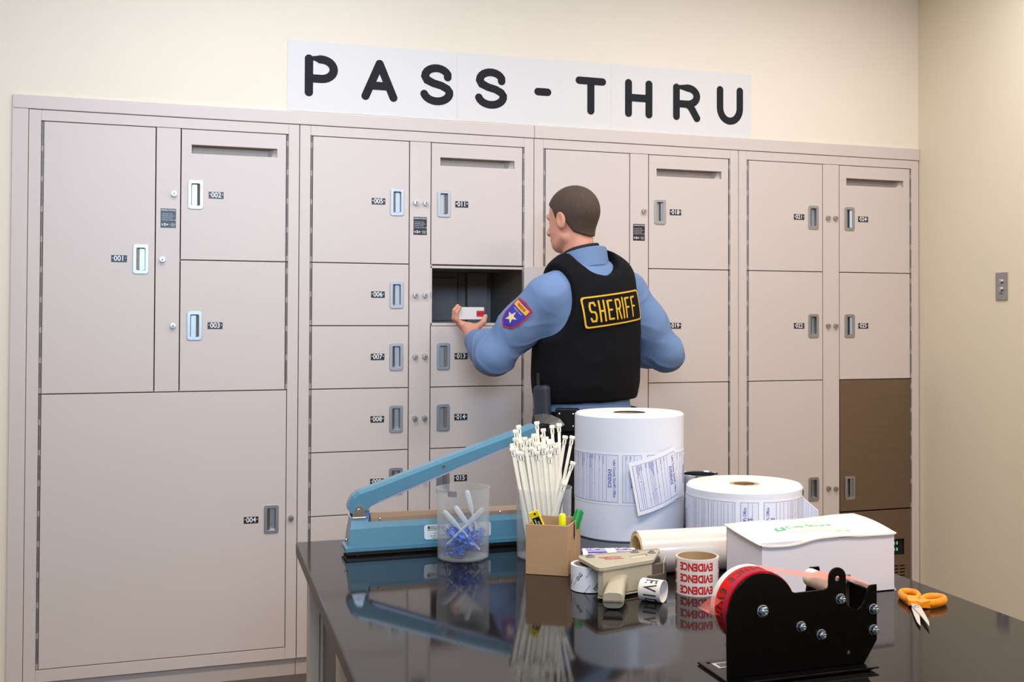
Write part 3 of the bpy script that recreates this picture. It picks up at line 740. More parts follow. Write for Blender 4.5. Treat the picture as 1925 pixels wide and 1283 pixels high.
# ------------------------------------------------------------------ evidence bag rolls
M['poly'] = mat('milky_poly_film', (220, 226, 240), 0.32, spec=.4, sss=.0, vary=.015, vscale=9, coat=.25)
M['poly_end'] = mat('film_roll_end', (226, 222, 214), 0.45, sss=.0, bump=.15, bscale=60)
M['bagstrip'] = mat('printed_film_strip', (230, 234, 246), 0.4)
M['bagstrip2'] = mat('printed_film_panel', (218, 224, 242), 0.4)
M['core'] = mat('cardboard_core', (176, 146, 108), 0.8)
M['core_in'] = mat('cardboard_core_inside', (140, 112, 82), 0.85)
VIEW = lambda c: math.atan2(-4.1728 - c[1], .567 - c[0])
def on_cyl(c, r, z0, a0):
    return lambda p, lift=0.0: Vector((c[0] + (r + lift) * math.cos(a0 + p[0] / r), c[1] + (r + lift) * math.sin(a0 + p[0] / r), z0 + p[1]))
def bag_label(mb, fn, u0, u1, h, down=True, mi_ink=1, mi_panel=2, faint=False, title='both'):
    """one bag label printed between u0..u1 (h high, base 0), drawn through fn((u, z), lift)"""
    def quad(a, b, c, d, mi, lift):
        n = max(1, int(abs(b - a) / .008)); vs = []; fs = []
        for i in range(n + 1):
            u = a + (b - a) * i / n; vs += [fn((u, c), lift), fn((u, d), lift)]
        for i in range(n): fs.append((i * 2, i * 2 + 2, i * 2 + 3, i * 2 + 1))
        mb.add(vs, fs, mi)
    quad(u0, u1, .006, h - .006, mi_panel, .0004)
    t = .0007
    for c, d in ((.006, .006 + t), (h - .006 - t, h - .006)): quad(u0, u1, c, d, mi_ink, .0006)
    for u in (u0, u1 - t): quad(u, u + t, .006, h - .006, mi_ink, .0006)
    W_ = u1 - u0
    s_ = 1 if down else -1; e = u1 if down else u0          # title end of the label
    tw = min(.030, W_ * .4)
    x = e - s_ * tw; quad(min(x, x + t), max(x, x + t), .006, h - .006, mi_ink, .0006)
    r_ = random.Random(int(abs(u0) * 1e5) + int(h * 1e4))
    # form rows: rules broken by short captions, doubled rules in the chain of custody block
    k = 0; x = e - s_ * (tw + .010)
    steps = [.010, .013, .008, .0035, .0035, .0035, .008, .011, .0045, .0045, .010, .009, .0045, .011, .009, .006, .010]
    while (x - u0) * 1 > .004 and (u1 - x) > .004:
        cap = r_.random() < .6
        if cap:
            zc = .012 + r_.random() * (h - .045)
            quad(x, x + t * .8, .0085, zc, mi_ink, .0006); quad(x, x + t * .8, zc + .011, h - .0085, mi_ink, .0006)
            T = lambda v: fn((x + s_ * (v.y + .0006), zc + .0055 - s_ * v.x), .0006)
            mb.text(r_.choice(['Date', 'Time', 'Case No.', 'By', 'Item', 'From']), .0042, Matrix(), mi_ink, fn=T)
        else: quad(x, x + t * .8, .0085, h - .0085, mi_ink, .0006)
        zc = h - .008
        T = lambda v: fn((x + s_ * (v.y + .0022), (zc - v.x) if down else (.010 + v.x)), .0006)
        mb.text(r_.choice(['Case Number', 'Evidence Description', 'Location', 'Officer', 'Victim', 'Suspect', 'Received']), .0038, Matrix(), mi_ink, ax='LEFT', fn=T)
        x -= s_ * steps[k % len(steps)]; k += 1
    zm = h / 2
    for txt, off, size, b_ in (('Lake County Sheriff\'s Office', .0095, .0100, .012), ('EVIDENCE', .0215, .0125, .018)):
        xx = e - s_ * off
        sxx = .80 if off < .02 else .78
        T = lambda v: fn((xx + s_ * v.y, zm - s_ * v.x), .0007)
        mb.text(txt, size, Matrix.Diagonal((sxx, 1, 1, 1)), mi_ink, bold=b_, fn=T)
BL = [M['bagstrip'], M['ink_blue'], M['bagstrip2']]
# the tall roll standing on end
T1 = (1.5912, -1.6208); T1R, T1H = .1370, .3000
tr = thing('evidence_bag_roll', 'tall upright roll of white bags printed with blue evidence labels', 'bag roll', (T1[0], T1[1], ZT))
mb = MB(); mb.lathe([(.040, .0), (T1R - .003, .0), (T1R, .003), (T1R, T1H - .004), (T1R - .004, T1H)], 96); mb.build('film', M['poly'], tr)
mb = MB(); mb.lathe([(T1R - .004, T1H)] + [(T1R - .004 - (T1R - .045) * i / 22, T1H - .0009 * (i % 2) - .002 * math.sin(i * .9) * .3) for i in range(1, 23)] + [(.041, T1H - .001)], 96); mb.build('roll_end', M['poly_end'], tr)
mb = MB(); mb.lathe([(.041, .0), (.041, T1H - .004), (.0375, T1H - .004), (.0375, .0)], 48); mb.build('core', M['core'], tr)
a0 = VIEW(T1); f0 = on_cyl((0, 0), T1R, .0885, a0)
ls = MB(); vs = []; fs = []
for i in range(61):
    u = -.216 + .432 * i / 60; vs += [f0((u, 0), .0006), f0((u, .1255), .0006)]
for i in range(60): fs.append((i * 2, i * 2 + 2, i * 2 + 3, i * 2 + 1))
ls.add(vs, fs, 0, True)
f1 = lambda p, lift=0.0: f0(p, lift + .0006)
bag_label(ls, f1, -.215, -.026, .1255); bag_label(ls, f1, -.016, .030, .1255)
bag_label(ls, f1, .044, .2, .1255)
ls.build('label_strip', BL, tr)
# its loose outer end: a flap peeling forward and hanging down a little
fl = MB(); fw_, fh_ = .116, .118
def flap(p, lift=0.0):
    u, z = p; k = u / fw_                            # 0 = free left edge, 1 = attached right edge
    ang = a0 + (.030 + .105 * k) / T1R * 1.0
    rad = T1R + .004 + .016 * max(0.0, 1 - k) ** 1.5 + lift
    zz = .0885 + z - .022 + .030 * k + .005
    ang = a0 + (.022 + (u * .97 + z * -.16)) / T1R
    return Vector((rad * math.cos(ang), rad * math.sin(ang), zz))
vs = []; fs = []
for i in range(17):
    for j in range(9): vs.append(flap((-.004 + (fw_ + .012) * i / 16, (fh_ + .008) * j / 8 - .004)))
for i in range(16):
    for j in range(8): q = i * 9 + j; fs.append((q, q + 9, q + 10, q + 1))
fl.add(vs, fs, 0, True)
bag_label(fl, flap, .002, fw_ + .004, fh_)
fo = fl.build('loose_bag', BL, tr)
# the short wide roll
T2 = (1.7867, -1.8629); T2R, T2H = .1365, .1470
tr = thing('evidence_bag_roll', 'short wide roll of evidence bags with its tail trailing right', 'bag roll', (T2[0], T2[1], ZT))
mb = MB(); mb.lathe([(.034, .0), (T2R - .003, .0), (T2R, .003), (T2R, T2H - .005), (T2R - .005, T2H)], 96); mb.build('film', M['poly'], tr)
mb = MB(); mb.lathe([(T2R - .005, T2H)] + [(T2R - .005 - (T2R - .045) * i / 22, T2H - .0010 * (i % 2)) for i in range(1, 23)] + [(.0355, T2H - .001)], 96); mb.build('roll_end', M['poly_end'], tr)
mb = MB(); mb.lathe([(.0355, .0), (.0355, T2H - .001), (.0255, T2H - .001), (.0255, .0)], 48); mb.build('core', M['core'], tr)
mb = MB(); mb.lathe([(.0252, T2H - .002), (.0252, .02), (0, .02)], 40)
for i in range(46):
    a = random.uniform(0, 6.28); r_ = random.uniform(.008, .0245); mb.box(-.004, .004, -.0006, .0006, -.006, .006, 0, mtx=Matrix.Translation((r_ * math.cos(a), r_ * math.sin(a), T2H - .016 + random.uniform(-.008, .006))) @ Matrix.Rotation(random.uniform(0, 3), 4, 'Z') @ Matrix.Rotation(random.uniform(-.7, .7), 4, 'X'))
mb.build('core_lining', M['core_in'], tr)
a0b = VIEW(T2); g0 = on_cyl((0, 0), T2R, .004, a0b)
ue = .175                                            # here the strip leaves the roll as a tangent
def strip2(p, lift=0.0):
    u, z = p
    if u <= ue: return g0((u, z - .0), lift + .0008)
    a = a0b + ue / T2R; base = g0((ue, z), lift + .0008); tdir = Vector((-math.sin(a), math.cos(a), 0)); nrm = Vector((math.cos(a), math.sin(a), 0))
    s_ = u - ue
    dirv = (tdir * .25 + nrm * .97 + Vector((.35, -.25, 0))).normalized()
    k = min(1, s_ / .03); d_ = tdir * (1 - k) + dirv * k
    zz = z * (1 - .0 * s_) - max(0, s_) * .62
    return Vector((base.x, base.y, 0)) + (tdir * min(s_, .015) + dirv * max(0, s_ - .015) * .75) + Vector((0, 0, .004 + max(-.003, zz)))
ls = MB(); vs = []; fs = []
for i in range(81):
    u = -.21 + .445 * i / 80
    for j in range(7): vs.append(strip2((u, .1260 * j / 6)))
for i in range(80):
    for j in range(6): q = i * 7 + j; fs.append((q, q + 7, q + 8, q + 1))
ls.add(vs, fs, 0, True)
s2 = lambda p, lift=0.0: strip2(p, lift + .0003)
bag_label(ls, s2, -.205, -.020, .126, down=False); bag_label(ls, s2, -.008, .032, .126, down=False); bag_label(ls, s2, .044, .230, .126, down=False)
ls.build('label_strip', BL, tr)
MB().box(-.002, .002, -.0008, .0008, -.006, .006, mtx=Matrix.Translation(g0((.188, .128), .0012)) @ Matrix.Rotation(a0b + .188 / T2R + PI / 2, 4, 'Z')).build('edge_mark', M['black'], tr)
# metal can behind
tag(MB().lathe([(.0, .001), (.046, .001), (.047, .004), (.047, .132), (.0485, .135), (.049, .1375), (.0475, .139), (.0455, .137), (.0455, .006), (0, .005)], 48, Matrix.Translation((1.7815, -1.6300, ZT))).build('metal_can', M['chrome']), 'shiny metal can mostly hidden behind the two bag rolls', 'can')
# film roll lying on its side
p, q = Vector((1.435, -2.052, ZT + .0455)), Vector((2.005, -2.088, ZT + .0455)); fl_r = .0450
p2, q2 = p, q
fr_ = thing('film_roll', 'long glossy roll of clear film lying behind the white carton', 'film roll', (p.x, p.y, ZT))
T = Matrix.Translation((0, 0, .0455)) @ (q - p).to_track_quat('Z', 'Y').to_matrix().to_4x4(); L = (q - p).length
# its right end overhangs nothing: keep it within the table edge
L = min(L, .515)
mb = MB(); mb.lathe([(.0385, .0015), (fl_r - .001, .0), (fl_r, .002), (fl_r, L - .002), (fl_r - .001, L), (.0385, L - .0015)], 72, T); mb.build('film', mat('glossy_film', (216, 210, 204), .2, coat=.5, bump=.10, bscale=60, stretch=(60, 1, 1)), fr_)
mb = MB(); mb.lathe([(.0385, -.001), (.0345, -.001), (.0345, L + .001), (.0385, L + .001), (.0385, -.001)], 48, T); mb.build('core', mat('pale_core', (226, 196, 140), .7), fr_)

# ------------------------------------------------------------------ white carton
WC = thing('white_carton', 'white carton with green printing on its sagging lid', 'carton', (1.575, -2.335, ZT))
cw, cd, ch = .2935, .147, .113
M['carton'] = mat('white_carton_board', (226, 224, 236), 0.55, bump=.05, bscale=60)  # white board, bluish front light put into its tint
M['lid'] = mat('white_board_warm_lit', (222, 219, 206), 0.55, bump=.06, bscale=50)  # same white board, warm overhead light put into the lid colour
mb = MB()
mb.box(0, cw, 0, .0016, .0005, ch - .002); mb.add([(x, y, z) for y, zt_ in ((.0016, ch - .0105), (cd, ch + .0035)) for x in (0, .0016) for z in (.0005, zt_)], [(0, 1, 3, 2), (4, 6, 7, 5), (0, 4, 5, 1), (2, 3, 7, 6), (0, 2, 6, 4), (1, 5, 7, 3)], 0); mb.box(cw - .0016, cw, .0016, cd, .0005, ch - .001); mb.box(0, cw, cd - .0016, cd, .0005, ch); mb.box(0, cw, 0, cd, .0005, .002)
# the crumpled corner by the table
mb.add([(cw, -.0005, .0), (cw + .003, -.003, .0), (cw, -.0005, .008)], [(0, 1, 2)], 0)
mb.build('carton_body', M['carton'], WC)
lid = MB(); nx, ny = 28, 14; vs = []; fs = []
def lidz(x, y):
    a = x / cw; b_ = y / cd
    z = ch + .0012 + .007 * b_ + .004 * a * b_ + .003 * math.sin(PI * b_) * a
    z -= .0085 * math.exp(-((a - .17) / .17) ** 2) * max(0.0, 1 - b_) ** 1.2          # sag in the front left
    z -= .0035 * math.exp(-(a / .10) ** 2) * max(0.0, 1 - b_) + .0015 * math.sin(a * 9 + b_ * 3)
    return z
for i in range(nx + 1):
    for j in range(ny + 1):
        x = -.006 + (cw + .010) * i / nx; y = -.003 + (cd + .004) * j / ny
        vs.append((x, y, lidz(max(0, min(cw, x)), max(0, min(cd, y)))))
for i in range(nx):
    for j in range(ny): q = i * (ny + 1) + j; fs.append((q, q + ny + 1, q + ny + 2, q + 1))
lid.add(vs, fs, 0, True)
n0 = len(lid.v)
vs2 = [(v[0], v[1], v[2] - .0012) for v in vs]; lid.add(vs2, [f[::-1] for f in fs], 0, True)
# front lip folding down, sagging with the lid
lip = []; lf = []
for i in range(nx + 1):
    x = -.002 + (cw + .004) * i / nx; z = lidz(max(0, min(cw, x)), 0)
    lip += [(x, -.0031, z), (x, -.0036, z - .0024 - .0005 * math.sin(i))]
for i in range(nx): lf.append((i * 2, i * 2 + 1, i * 2 + 3, i * 2 + 2))
lid.add(lip, lf, 0, True)
def onlid(v): return Vector((v.x, v.y, lidz(v.x, v.y) + .0006))
for s_, sz, x, y, b_ in (('Cap-Shure', .024, .148, .080, .0), ('Tamper evident caps for sterile sample collection', .0062, .150, .050, 0), ('keep dry, reseal carton after each use', .0062, .150, .039, 0), ('QTY 100', .0095, .195, .030, .01), ('LOT 4471  EXP 2016', .0065, .168, .108, 0)):
    lid.text(s_, sz, Matrix.Translation((x, y, 0)), 1, bold=b_, fn=onlid)
lid.build('lid', [M['lid'], M['ink_green']], WC)
lg = MB()
for a, b_, c_, d_ in ((0, .020, 0, .004), (0, .004, .004, .012), (.016, .020, .004, .012), (.000, .007, .012, .016), (.013, .020, .012, .016)):
    lg.add([onlid(Vector((.072 + x, .068 + y, 0))) + Vector((0, 0, .0002)) for x, y in ((a, c_), (b_, c_), (b_, d_), (a, d_))], [(0, 1, 2, 3)])
lg.build('emblem', mat('green_emblem', (60, 178, 138), .5), WC)

# ------------------------------------------------------------------ red EVIDENCE tape roll
RT = thing('evidence_tape_roll', 'upright roll of white tape printed EVIDENCE in red, lettering upside down', 'tape roll', (1.4939, -2.2225, ZT))
R_, H_ = .0420, .0700
mb = MB(); mb.lathe([(.0385, .0), (R_, .0), (R_, H_), (.0395, H_)], 64)
ar = VIEW((1.4939, -2.2225)); fr2 = on_cyl((0, 0), R_, 0, ar)
for row in range(3):
    zc = .0125 + row * .0222
    for k in range(-1, 3):
        T = lambda v: fr2((.0900 * k - v.x - .002, zc - v.y), .0003)
        mb.text('EVIDENCE', .0200, Matrix.Diagonal((.76, 1, 1, 1)), 1, bold=.045, fn=T)
mb.build('tape', [M['paper'], M['ink_red']], RT)
mb = MB(); mb.lathe([(.0397, H_ + .0003), (.0375, H_ + .0005), (.0375, .0), (.0385, .0)], 64); mb.build('core', M['core'], RT)

# ------------------------------------------------------------------ short ring of white tape on its side
RC = Vector((1.382, -2.264, ZT + .0212)); rd_ = Vector((.68, -.73, 0)).normalized(); r3, l3 = .0208, .0440
T = Matrix.Translation(RC - rd_ * l3 / 2) @ frame_m((0, 0, 0), Vector((rd_.y, -rd_.x, 0)), (0, 0, 1))
T = Matrix(((rd_.y, 0, rd_.x, RC.x - rd_.x * l3 / 2), (-rd_.x, 0, rd_.y, RC.y - rd_.y * l3 / 2), (0, 1, 0, RC.z), (0, 0, 0, 1)))
mb = MB(); mb.lathe([(r3 - .0012, 0), (r3, 0), (r3, l3), (r3 - .0012, l3), (r3 - .0012, 0)], 56, T)
for k, chs in enumerate('EVIDENCE'):
    a_c = math.radians(64 - k * 39)                 # letters follow one another down the front
    def fnr(v, a_c=a_c): 
        a = a_c - v.x / r3; rr = r3 + .0003
        nrm = Vector((rd_.y, -rd_.x, 0))              # horizontal axis facing the room
        return RC + rd_ * v.y + (nrm * math.cos(a) + Vector((0, 0, 1)) * math.sin(a)) * rr
    mb.text(chs, .036, Matrix.Diagonal((.60, 1, 1, 1)), 1, bold=.02, fn=fnr)
tag(mb.build('tape_ring', [M['paper'], M['ink_black']]), 'small ring of white tape on its side lettered EVID in black', 'tape roll')

# ------------------------------------------------------------------ roll with purple lettering behind the tape gun
p, q = Vector((1.316, -2.048, ZT + .0305)), Vector((1.421, -2.075, ZT + .0305)); ax_ = (q - p).normalized(); L = (q - p).length
PR = thing('purple_print_roll', 'white tape roll with purple lettering lying behind the tape gun', 'tape roll', (p.x, p.y, ZT))
o0 = Vector((0, 0, .0305)); T = Matrix.Translation(o0) @ (q - p).to_track_quat('Z', 'Y').to_matrix().to_4x4()
mb = MB(); mb.lathe([(.0255, 0), (.030, 0), (.030, L), (.0255, L)], 48, T)
sd_ = Vector((ax_.y, -ax_.x, 0))
def fpr(x, s_, lift=.0003): a = s_ / .030; return o0 + ax_ * x + (sd_ * math.sin(a) + Vector((0, 0, 1)) * math.cos(a)) * (.030 + lift)
for x0, x1 in ((.006, .046), (.066, .100)):
    vs = []; fs = []
    for i in range(9):
        s_ = -.030 + .075 * i / 8
        for x in (x0, x1): vs.append(fpr(x + .25 * s_, s_))
    for i in range(8): fs.append((i * 2, i * 2 + 1, i * 2 + 3, i * 2 + 2))
    mb.add(vs, fs, 1, True)
    mb.text('INTACT', .024, Matrix(), 0, bold=.02, fn=lambda v, x0=x0, x1=x1: fpr((x0 + x1) / 2 + v.x * .45 + .25 * (v.y * .7), v.y * .9, .0006))
mb.build('tape', [M['paper'], M['ink_purple']], PR)
mb = MB(); mb.lathe([(.0255, -.0004), (.0235, -.0004), (.0235, L + .0004), (.0255, L + .0004)], 40, T); mb.build('core', M['core'], PR)

# ------------------------------------------------------------------ tape gun
M['gun'] = mat('beige_gun_plastic', (170, 163, 142), 0.5, bump=.08, bscale=200, vary=.05, vscale=30)
M['flap'] = mat('grey_brown_rubber', (92, 80, 72), 0.6)
TG = thing('tape_gun', 'beige hand tape gun lying on its side with label tape loaded', 'tape gun', (1.34, -2.17, ZT))
g0_ = Vector((1.34, -2.17, 0))
def gp(x, y): return (x - g0_.x, y - g0_.y)
A, B, C_, D = gp(1.2870, -2.1220), gp(1.4600, -2.1050), gp(1.4130, -2.1980), gp(1.2870, -2.2360)
poly = [gp(1.2790, -2.1300), gp(1.2850, -2.1190), gp(1.3000, -2.1155), gp(1.4550, -2.1040), gp(1.4625, -2.1085), gp(1.4600, -2.1160), gp(1.4130, -2.1960), gp(1.4080, -2.2010), gp(1.2930, -2.2350), gp(1.2850, -2.2325), gp(1.2815, -2.2250), gp(1.2780, -2.1400)]
def scale_poly(P, k): cx = sum(p[0] for p in P) / len(P); cy = sum(p[1] for p in P) / len(P); return [(cx + (x - cx) * k, cy + (y - cy) * k) for x, y in P]
mb = MB(); win = [gp(1.3800, -2.1440), gp(1.4230, -2.1310), gp(1.4190, -2.1520), gp(1.3800, -2.1640)]
mb.plate([poly, win], Matrix.Translation((0, 0, .0560)), .0055, .0015)
rim = [scale_poly(poly, 1.0), scale_poly(poly, .955)]; mb.plate(rim, Matrix.Translation((0, 0, .0612)), .0022, .0006)
mb.build('side_plate', M['gun'], TG)
mb = MB(); low = [gp(1.3300, -2.1600), gp(1.4080, -2.1500), gp(1.4080, -2.1985), gp(1.2935, -2.2320), gp(1.2860, -2.2240), gp(1.3100, -2.1800)]
mb.plate([low], Matrix.Translation((0, 0, .0080)), .0485, .002); mb.plate([scale_poly(low, 1.02)], Matrix.Translation((0, 0, .004)), .0030, .0008)
mb.build('body_shell', M['gun'], TG)
MB().plate([[(x, y) for x, y in win]], Matrix.Translation((0, 0, .0572)), .0006).build('window', mat('pale_window', (214, 206, 184), .3), TG)
for i, (x, y, r_) in enumerate(((1.3040, -2.1300, .0095), (1.4040, -2.1180, .0085), (1.4350, -2.1330, .0080))):
    k = MB(); c_ = gp(x, y); k.lathe([(r_, .0613), (r_, .0632), (r_ * .7, .0640), (r_ * .55, .0640), (r_ * .5, .0665), (0, .0668)], 24, Matrix.Translation((c_[0], c_[1], 0))); k.build('pivot_screw', M['hinge'], TG)
rp = MB(); Tt = Matrix.Translation((*gp(1.3370, -2.1560), .0620)) @ Matrix.Rotation(math.radians(-10), 4, 'Z')
for x0, x1, y in ((-.022, -.004, .008), (-.006, .024, .010), (-.012, .004, -.004), (.006, .026, -.004)): rp.box(x0, x1, y, y + .0030, 0, .0002, 0, mtx=Tt)
rp.text('TAPE', .007, Tt @ Matrix.Translation((-.012, .003, .0003)), 0); rp.text('LOGISTICS', .006, Tt @ Matrix.Translation((.002, -.010, .0003)), 0)
rp.build('red_print', M['ink_red'], TG)
# grip
gr = MB(); gsec = []
ga, gb = Vector((*gp(1.3420, -2.1900), .0300)), Vector((*gp(1.2890, -2.2960), .0170)); gd = (gb - ga).normalized(); gs = Vector((-gd.y, gd.x, 0)).normalized()
for t, w_, h_ in ((0, .026, .020), (.15, .0195, .0185), (.4, .0175, .0165), (.75, .0190, .0160), (.96, .0198, .0158), (1.0, .0182, .0142)):
    c_ = ga.lerp(gb, t); gsec.append([c_ + gs * (w_ * math.copysign(abs(math.cos(a)) ** .6, math.cos(a))) + Vector((0, 0, h_ * math.copysign(abs(math.sin(a)) ** .6, math.sin(a)))) for a in [2 * PI * k / 24 for k in range(24)]])
loft(gr, gsec, 0, True, True); gr.build('grip', M['gun'], TG)
gsm = MB(); c_ = ga.lerp(gb, .97); gsm.box(-.0182, .0182, -.012, .0015, -.0006, .0006, 0, mtx=Matrix.Translation((c_.x, c_.y, .0165)) @ Matrix.Rotation(math.atan2(gs.y, gs.x), 4, 'Z')); gsm.build('grip_seam', M['flap'], TG)
# rubber wiper and roller at the nose
fb = MB(); Tn = Matrix.Translation((*gp(1.4130, -2.1900), 0)) @ Matrix.Rotation(math.radians(20), 4, 'Z')
fb.box(-.006, .034, -.004, .004, .014, .052, b=.001, mtx=Tn); fb.box(-.020, .022, -.0120, -.006, .008, .034, b=.001, mtx=Tn)
fb.build('rubber_wiper', M['flap'], TG)
k = MB(); c_ = gp(1.4380, -2.1380); k.cyl((*c_, .006), (*c_, .054), .0125, 24); k.build('roller', M['flap'], TG)
k = MB(); k.box(-.001, .0010, -.03, .03, .006, .054, 0, mtx=Matrix.Translation((*gp(1.4520, -2.1600), 0)) @ Matrix.Rotation(math.radians(-28), 4, 'Z')); k.build('blade_guard', M['gun'], TG)
# loaded roll with printed tape
rl = MB(); cR = gp(1.3010, -2.1370); r4, h4 = .0380, .0490; TR = Matrix.Translation((cR[0], cR[1], .0015))
rl.lathe([(.0335, 0), (r4, 0), (r4, h4), (.0345, h4)], 64, TR)
a4 = VIEW((1.3010, -2.1370)); f4 = on_cyl(cR, r4, .0015, a4)
def tilt(v, u0, z0, an_): c_, s_ = math.cos(an_), math.sin(an_); return (u0 + v.x * c_ - v.y * s_, z0 + v.x * s_ + v.y * c_)
for u0, z0 in ((-.022, .030), (.014, .012), (-.052, .012), (.045, .036)):
    an_ = math.radians(52)
    def fq(v, u0=u0, z0=z0): return f4(tilt(v, u0, z0, an_), .0003)
    rl.add([fq(Vector(c_)) for c_ in ((-.0085, -.0035, 0), (.0085, -.0035, 0), (.0085, .0035, 0), (-.0085, .0035, 0))], [(0, 1, 2, 3)], 1)
    rl.text('ULINE', .0062, Matrix(), 0, bold=.03, fn=lambda v, u0=u0, z0=z0: f4(tilt(v, u0, z0, an_), .0006))
    for k_ in (-.0120, .0120):
        rl.text('1-800-295-5510', .0036, Matrix(), 1, fn=lambda v, u0=u0, z0=z0, k_=k_: f4(tilt(Vector((v.x - .018 * (1 if k_ > 0 else -1), v.y + k_, 0)), u0, z0, an_), .0004) if 0 <= tilt(Vector((v.x - .018 * (1 if k_ > 0 else -1), v.y + k_, 0)), u0, z0, an_)[1] <= h4 else f4((u0, z0), .0001))
ro = rl.build('tape_roll', [mat('label_tape', (232, 236, 244), .25), mat('dark_print', (66, 76, 96), .4)], TG)
k = MB(); k.lathe([(.0345, h4 + .0003), (.0318, h4 + .0003), (.0318, 0)], 48, TR); k.build('core', mat('pale_paper_core', (206, 200, 190), .6), ro)
k = MB(); k.lathe([(.0300, .0035), (.0300, .046), (.020, .050), (0, .050)], 32, TR); k.build('hub', M['flap'], TG)

# ------------------------------------------------------------------ bench tape dispenser
M['gloss_black'] = mat('black_powder_coat', (5, 5, 6), 0.22, bump=.03, bscale=500, spec=.22)
M['red_tape'] = mat('red_evidence_tape', (204, 16, 16), 0.6, spec=.12)
TD = thing('tape_dispenser', 'black steel bench tape dispenser loaded with red evidence tape', 'tape dispenser', (1.43, -2.69, ZT))
DY = -.036                                         # near face of the side plate
def dx(x): return x - 1.43
prof = [(1.3035, .0042), (1.3026, .1010)]
cxp, czp, rp_ = 1.3615, .1010, .0560
prof += [(cxp + rp_ * math.cos(math.radians(a)), czp + rp_ * math.sin(math.radians(a))) for a in range(170, 24, -6)]
prof += [(1.4175, .1232), (1.4680, .1243), (1.4740, .1262), (1.4750, .1300), (1.4752, .1410)]
prof += [(1.4902 + .0150 * math.cos(math.radians(a)), .1412 + .0150 * math.sin(math.radians(a))) for a in range(180, -1, -15)]
prof += [(1.5052, .1050), (1.5080, .0975), (1.5130, .0925), (1.5200, .0900), (1.5270, .0896), (1.5330, .0935), (1.5390, .1030), (1.5440, .1190), (1.5475, .1240), (1.5520, .1252), (1.5602, .1253), (1.5602, .0402), (1.5361, .0042)]
loop = [(dx(x), z) for x, z in prof]
mb = MB(); mb.plate([loop, circle(dx(1.4905), .1392, .0042, 16), circle(dx(1.5106), .0254, .0032, 14)], wallm(0, DY + .004, 0), .004, .0007)
mb.build('side_plate', M['gloss_black'], TD)
mb = MB(); mb.plate([[(-.1290, -.054), (.1095, -.054), (.1095, .058), (-.1300, .058)], circle(-.117, .047, .003, 10)], Matrix.Translation((0, 0, .0008)), .0036, .0008)
mb.box(-.108, .118, -.060, -.040, .0046, .0072, b=.001)
mb.build('base_plate', M['gloss_black'], TD)
lb = MB(); T = Matrix.Translation((-.098, .030, .0046)) @ Matrix.Rotation(.04, 4, 'Z')
lb.plate([rect(-.016, .040, -.012, .012)], T, .0003); lb.box(-.011, .036, -.0085, .0085, .0004, .0006, 1, mtx=T)
for i in range(3): lb.text('MODEL TD-33  CAUTION SHARP BLADE', .0026, T @ Matrix.Translation((.012, .005 - i * .005, .0008)), 0)
lb.build('maker_label', [M['paper'], M['plate']], TD)
# tape roll on the spindle
red = MB(); R5 = .0578; rc = (dx(1.3612), .1010); y0, y1, yB = DY + .0045, DY + .0555, DY + .073
def ry(x, y, z): return Vector((x, y, z))
TRm = Matrix.Translation((rc[0], y0, rc[1])) @ Matrix.Rotation(-PI / 2, 4, 'X')
red.lathe([(.040, 0), (R5, 0), (R5, .0375)], 96, TRm, 0); red.lathe([(R5, .0375), (R5, y1 - y0), (.040, y1 - y0)], 96, TRm, 1)
def fr5(a_deg, y, lift=.0003): a = math.radians(a_deg); return Vector((rc[0] + (R5 + lift) * math.cos(a), y0 + y, rc[1] + (R5 + lift) * math.sin(a)))
# purple hatched edge printing
for k in range(150):
    a = 20 + k * 1.5
    red.add([fr5(a, .0015), fr5(a + .8, .0015), fr5(a + 1.3, .0085), fr5(a + .5, .0085)], [(0, 1, 2, 3)], 3)
for word_a in (196, 88):
    for k, chs in enumerate('EVIDENCE'):
        ac = word_a - 44 + k * 12.4
        red.text(chs, .0245, Matrix.Diagonal((.70, 1, 1, 1)), 2, bold=.03, fn=lambda v, ac=ac: fr5(ac + math.degrees(v.x / R5) , .0225 - v.y))
tp = red.build('tape_roll', [M['red_tape'], M['paper'], mat('brown_black_print', (40, 10, 10), .5), mat('violet_hatch', (120, 40, 110), .5)], TD)
cr = MB(); cr.lathe([(.0405, .001), (.0375, .001), (.0375, y1 - y0 - .001), (.0405, y1 - y0 - .001)], 48, TRm); cr.build('core', M['core'], tp)
sp = MB(); sp.cyl((rc[0], DY + .003, rc[1]), (rc[0], y1 + .004, rc[1]), .036, 40); sp.build('spindle', M['gloss_black'], TD)
# web of tape: off the top of the roll, over the roller, to the blade
M['web'] = clear_plastic('pink_tape_back', (.98, .86, .84), (236, 132, 122), .5, .25)
wb_ = MB(); a_t = math.radians(76)
P0 = Vector((rc[0] + R5 * math.cos(a_t), 0, rc[1] + R5 * math.sin(a_t))); P1 = Vector((dx(1.4800), 0, .1372)); P2 = Vector((dx(1.4900), 0, .1390)); P3 = Vector((dx(1.5250), 0, .1330)); P4 = Vector((dx(1.5580), 0, .1225))
vs = []; pts = [P0, P0.lerp(P1, .5) + Vector((0, 0, -.001)), P1, P2, P3, P4]
for p in pts:
    for y in (y0 + .001, y0 + .014, y1 - .016, y1 - .002): vs.append((p.x, y, p.z + .0006))
wb_.add(vs, [(i * 4 + j, i * 4 + j + 1, i * 4 + j + 5, i * 4 + j + 4) for i in range(5) for j in range(3)], 0, True)
wb_.build('tape_web', M['web'], tp)
k = MB(); k.cyl((dx(1.4890), DY + .006, .1245), (dx(1.4890), yB + .004, .1245), .0140, 28); k.build('roller', mat('cream_roller', (238, 228, 206), .45), TD)
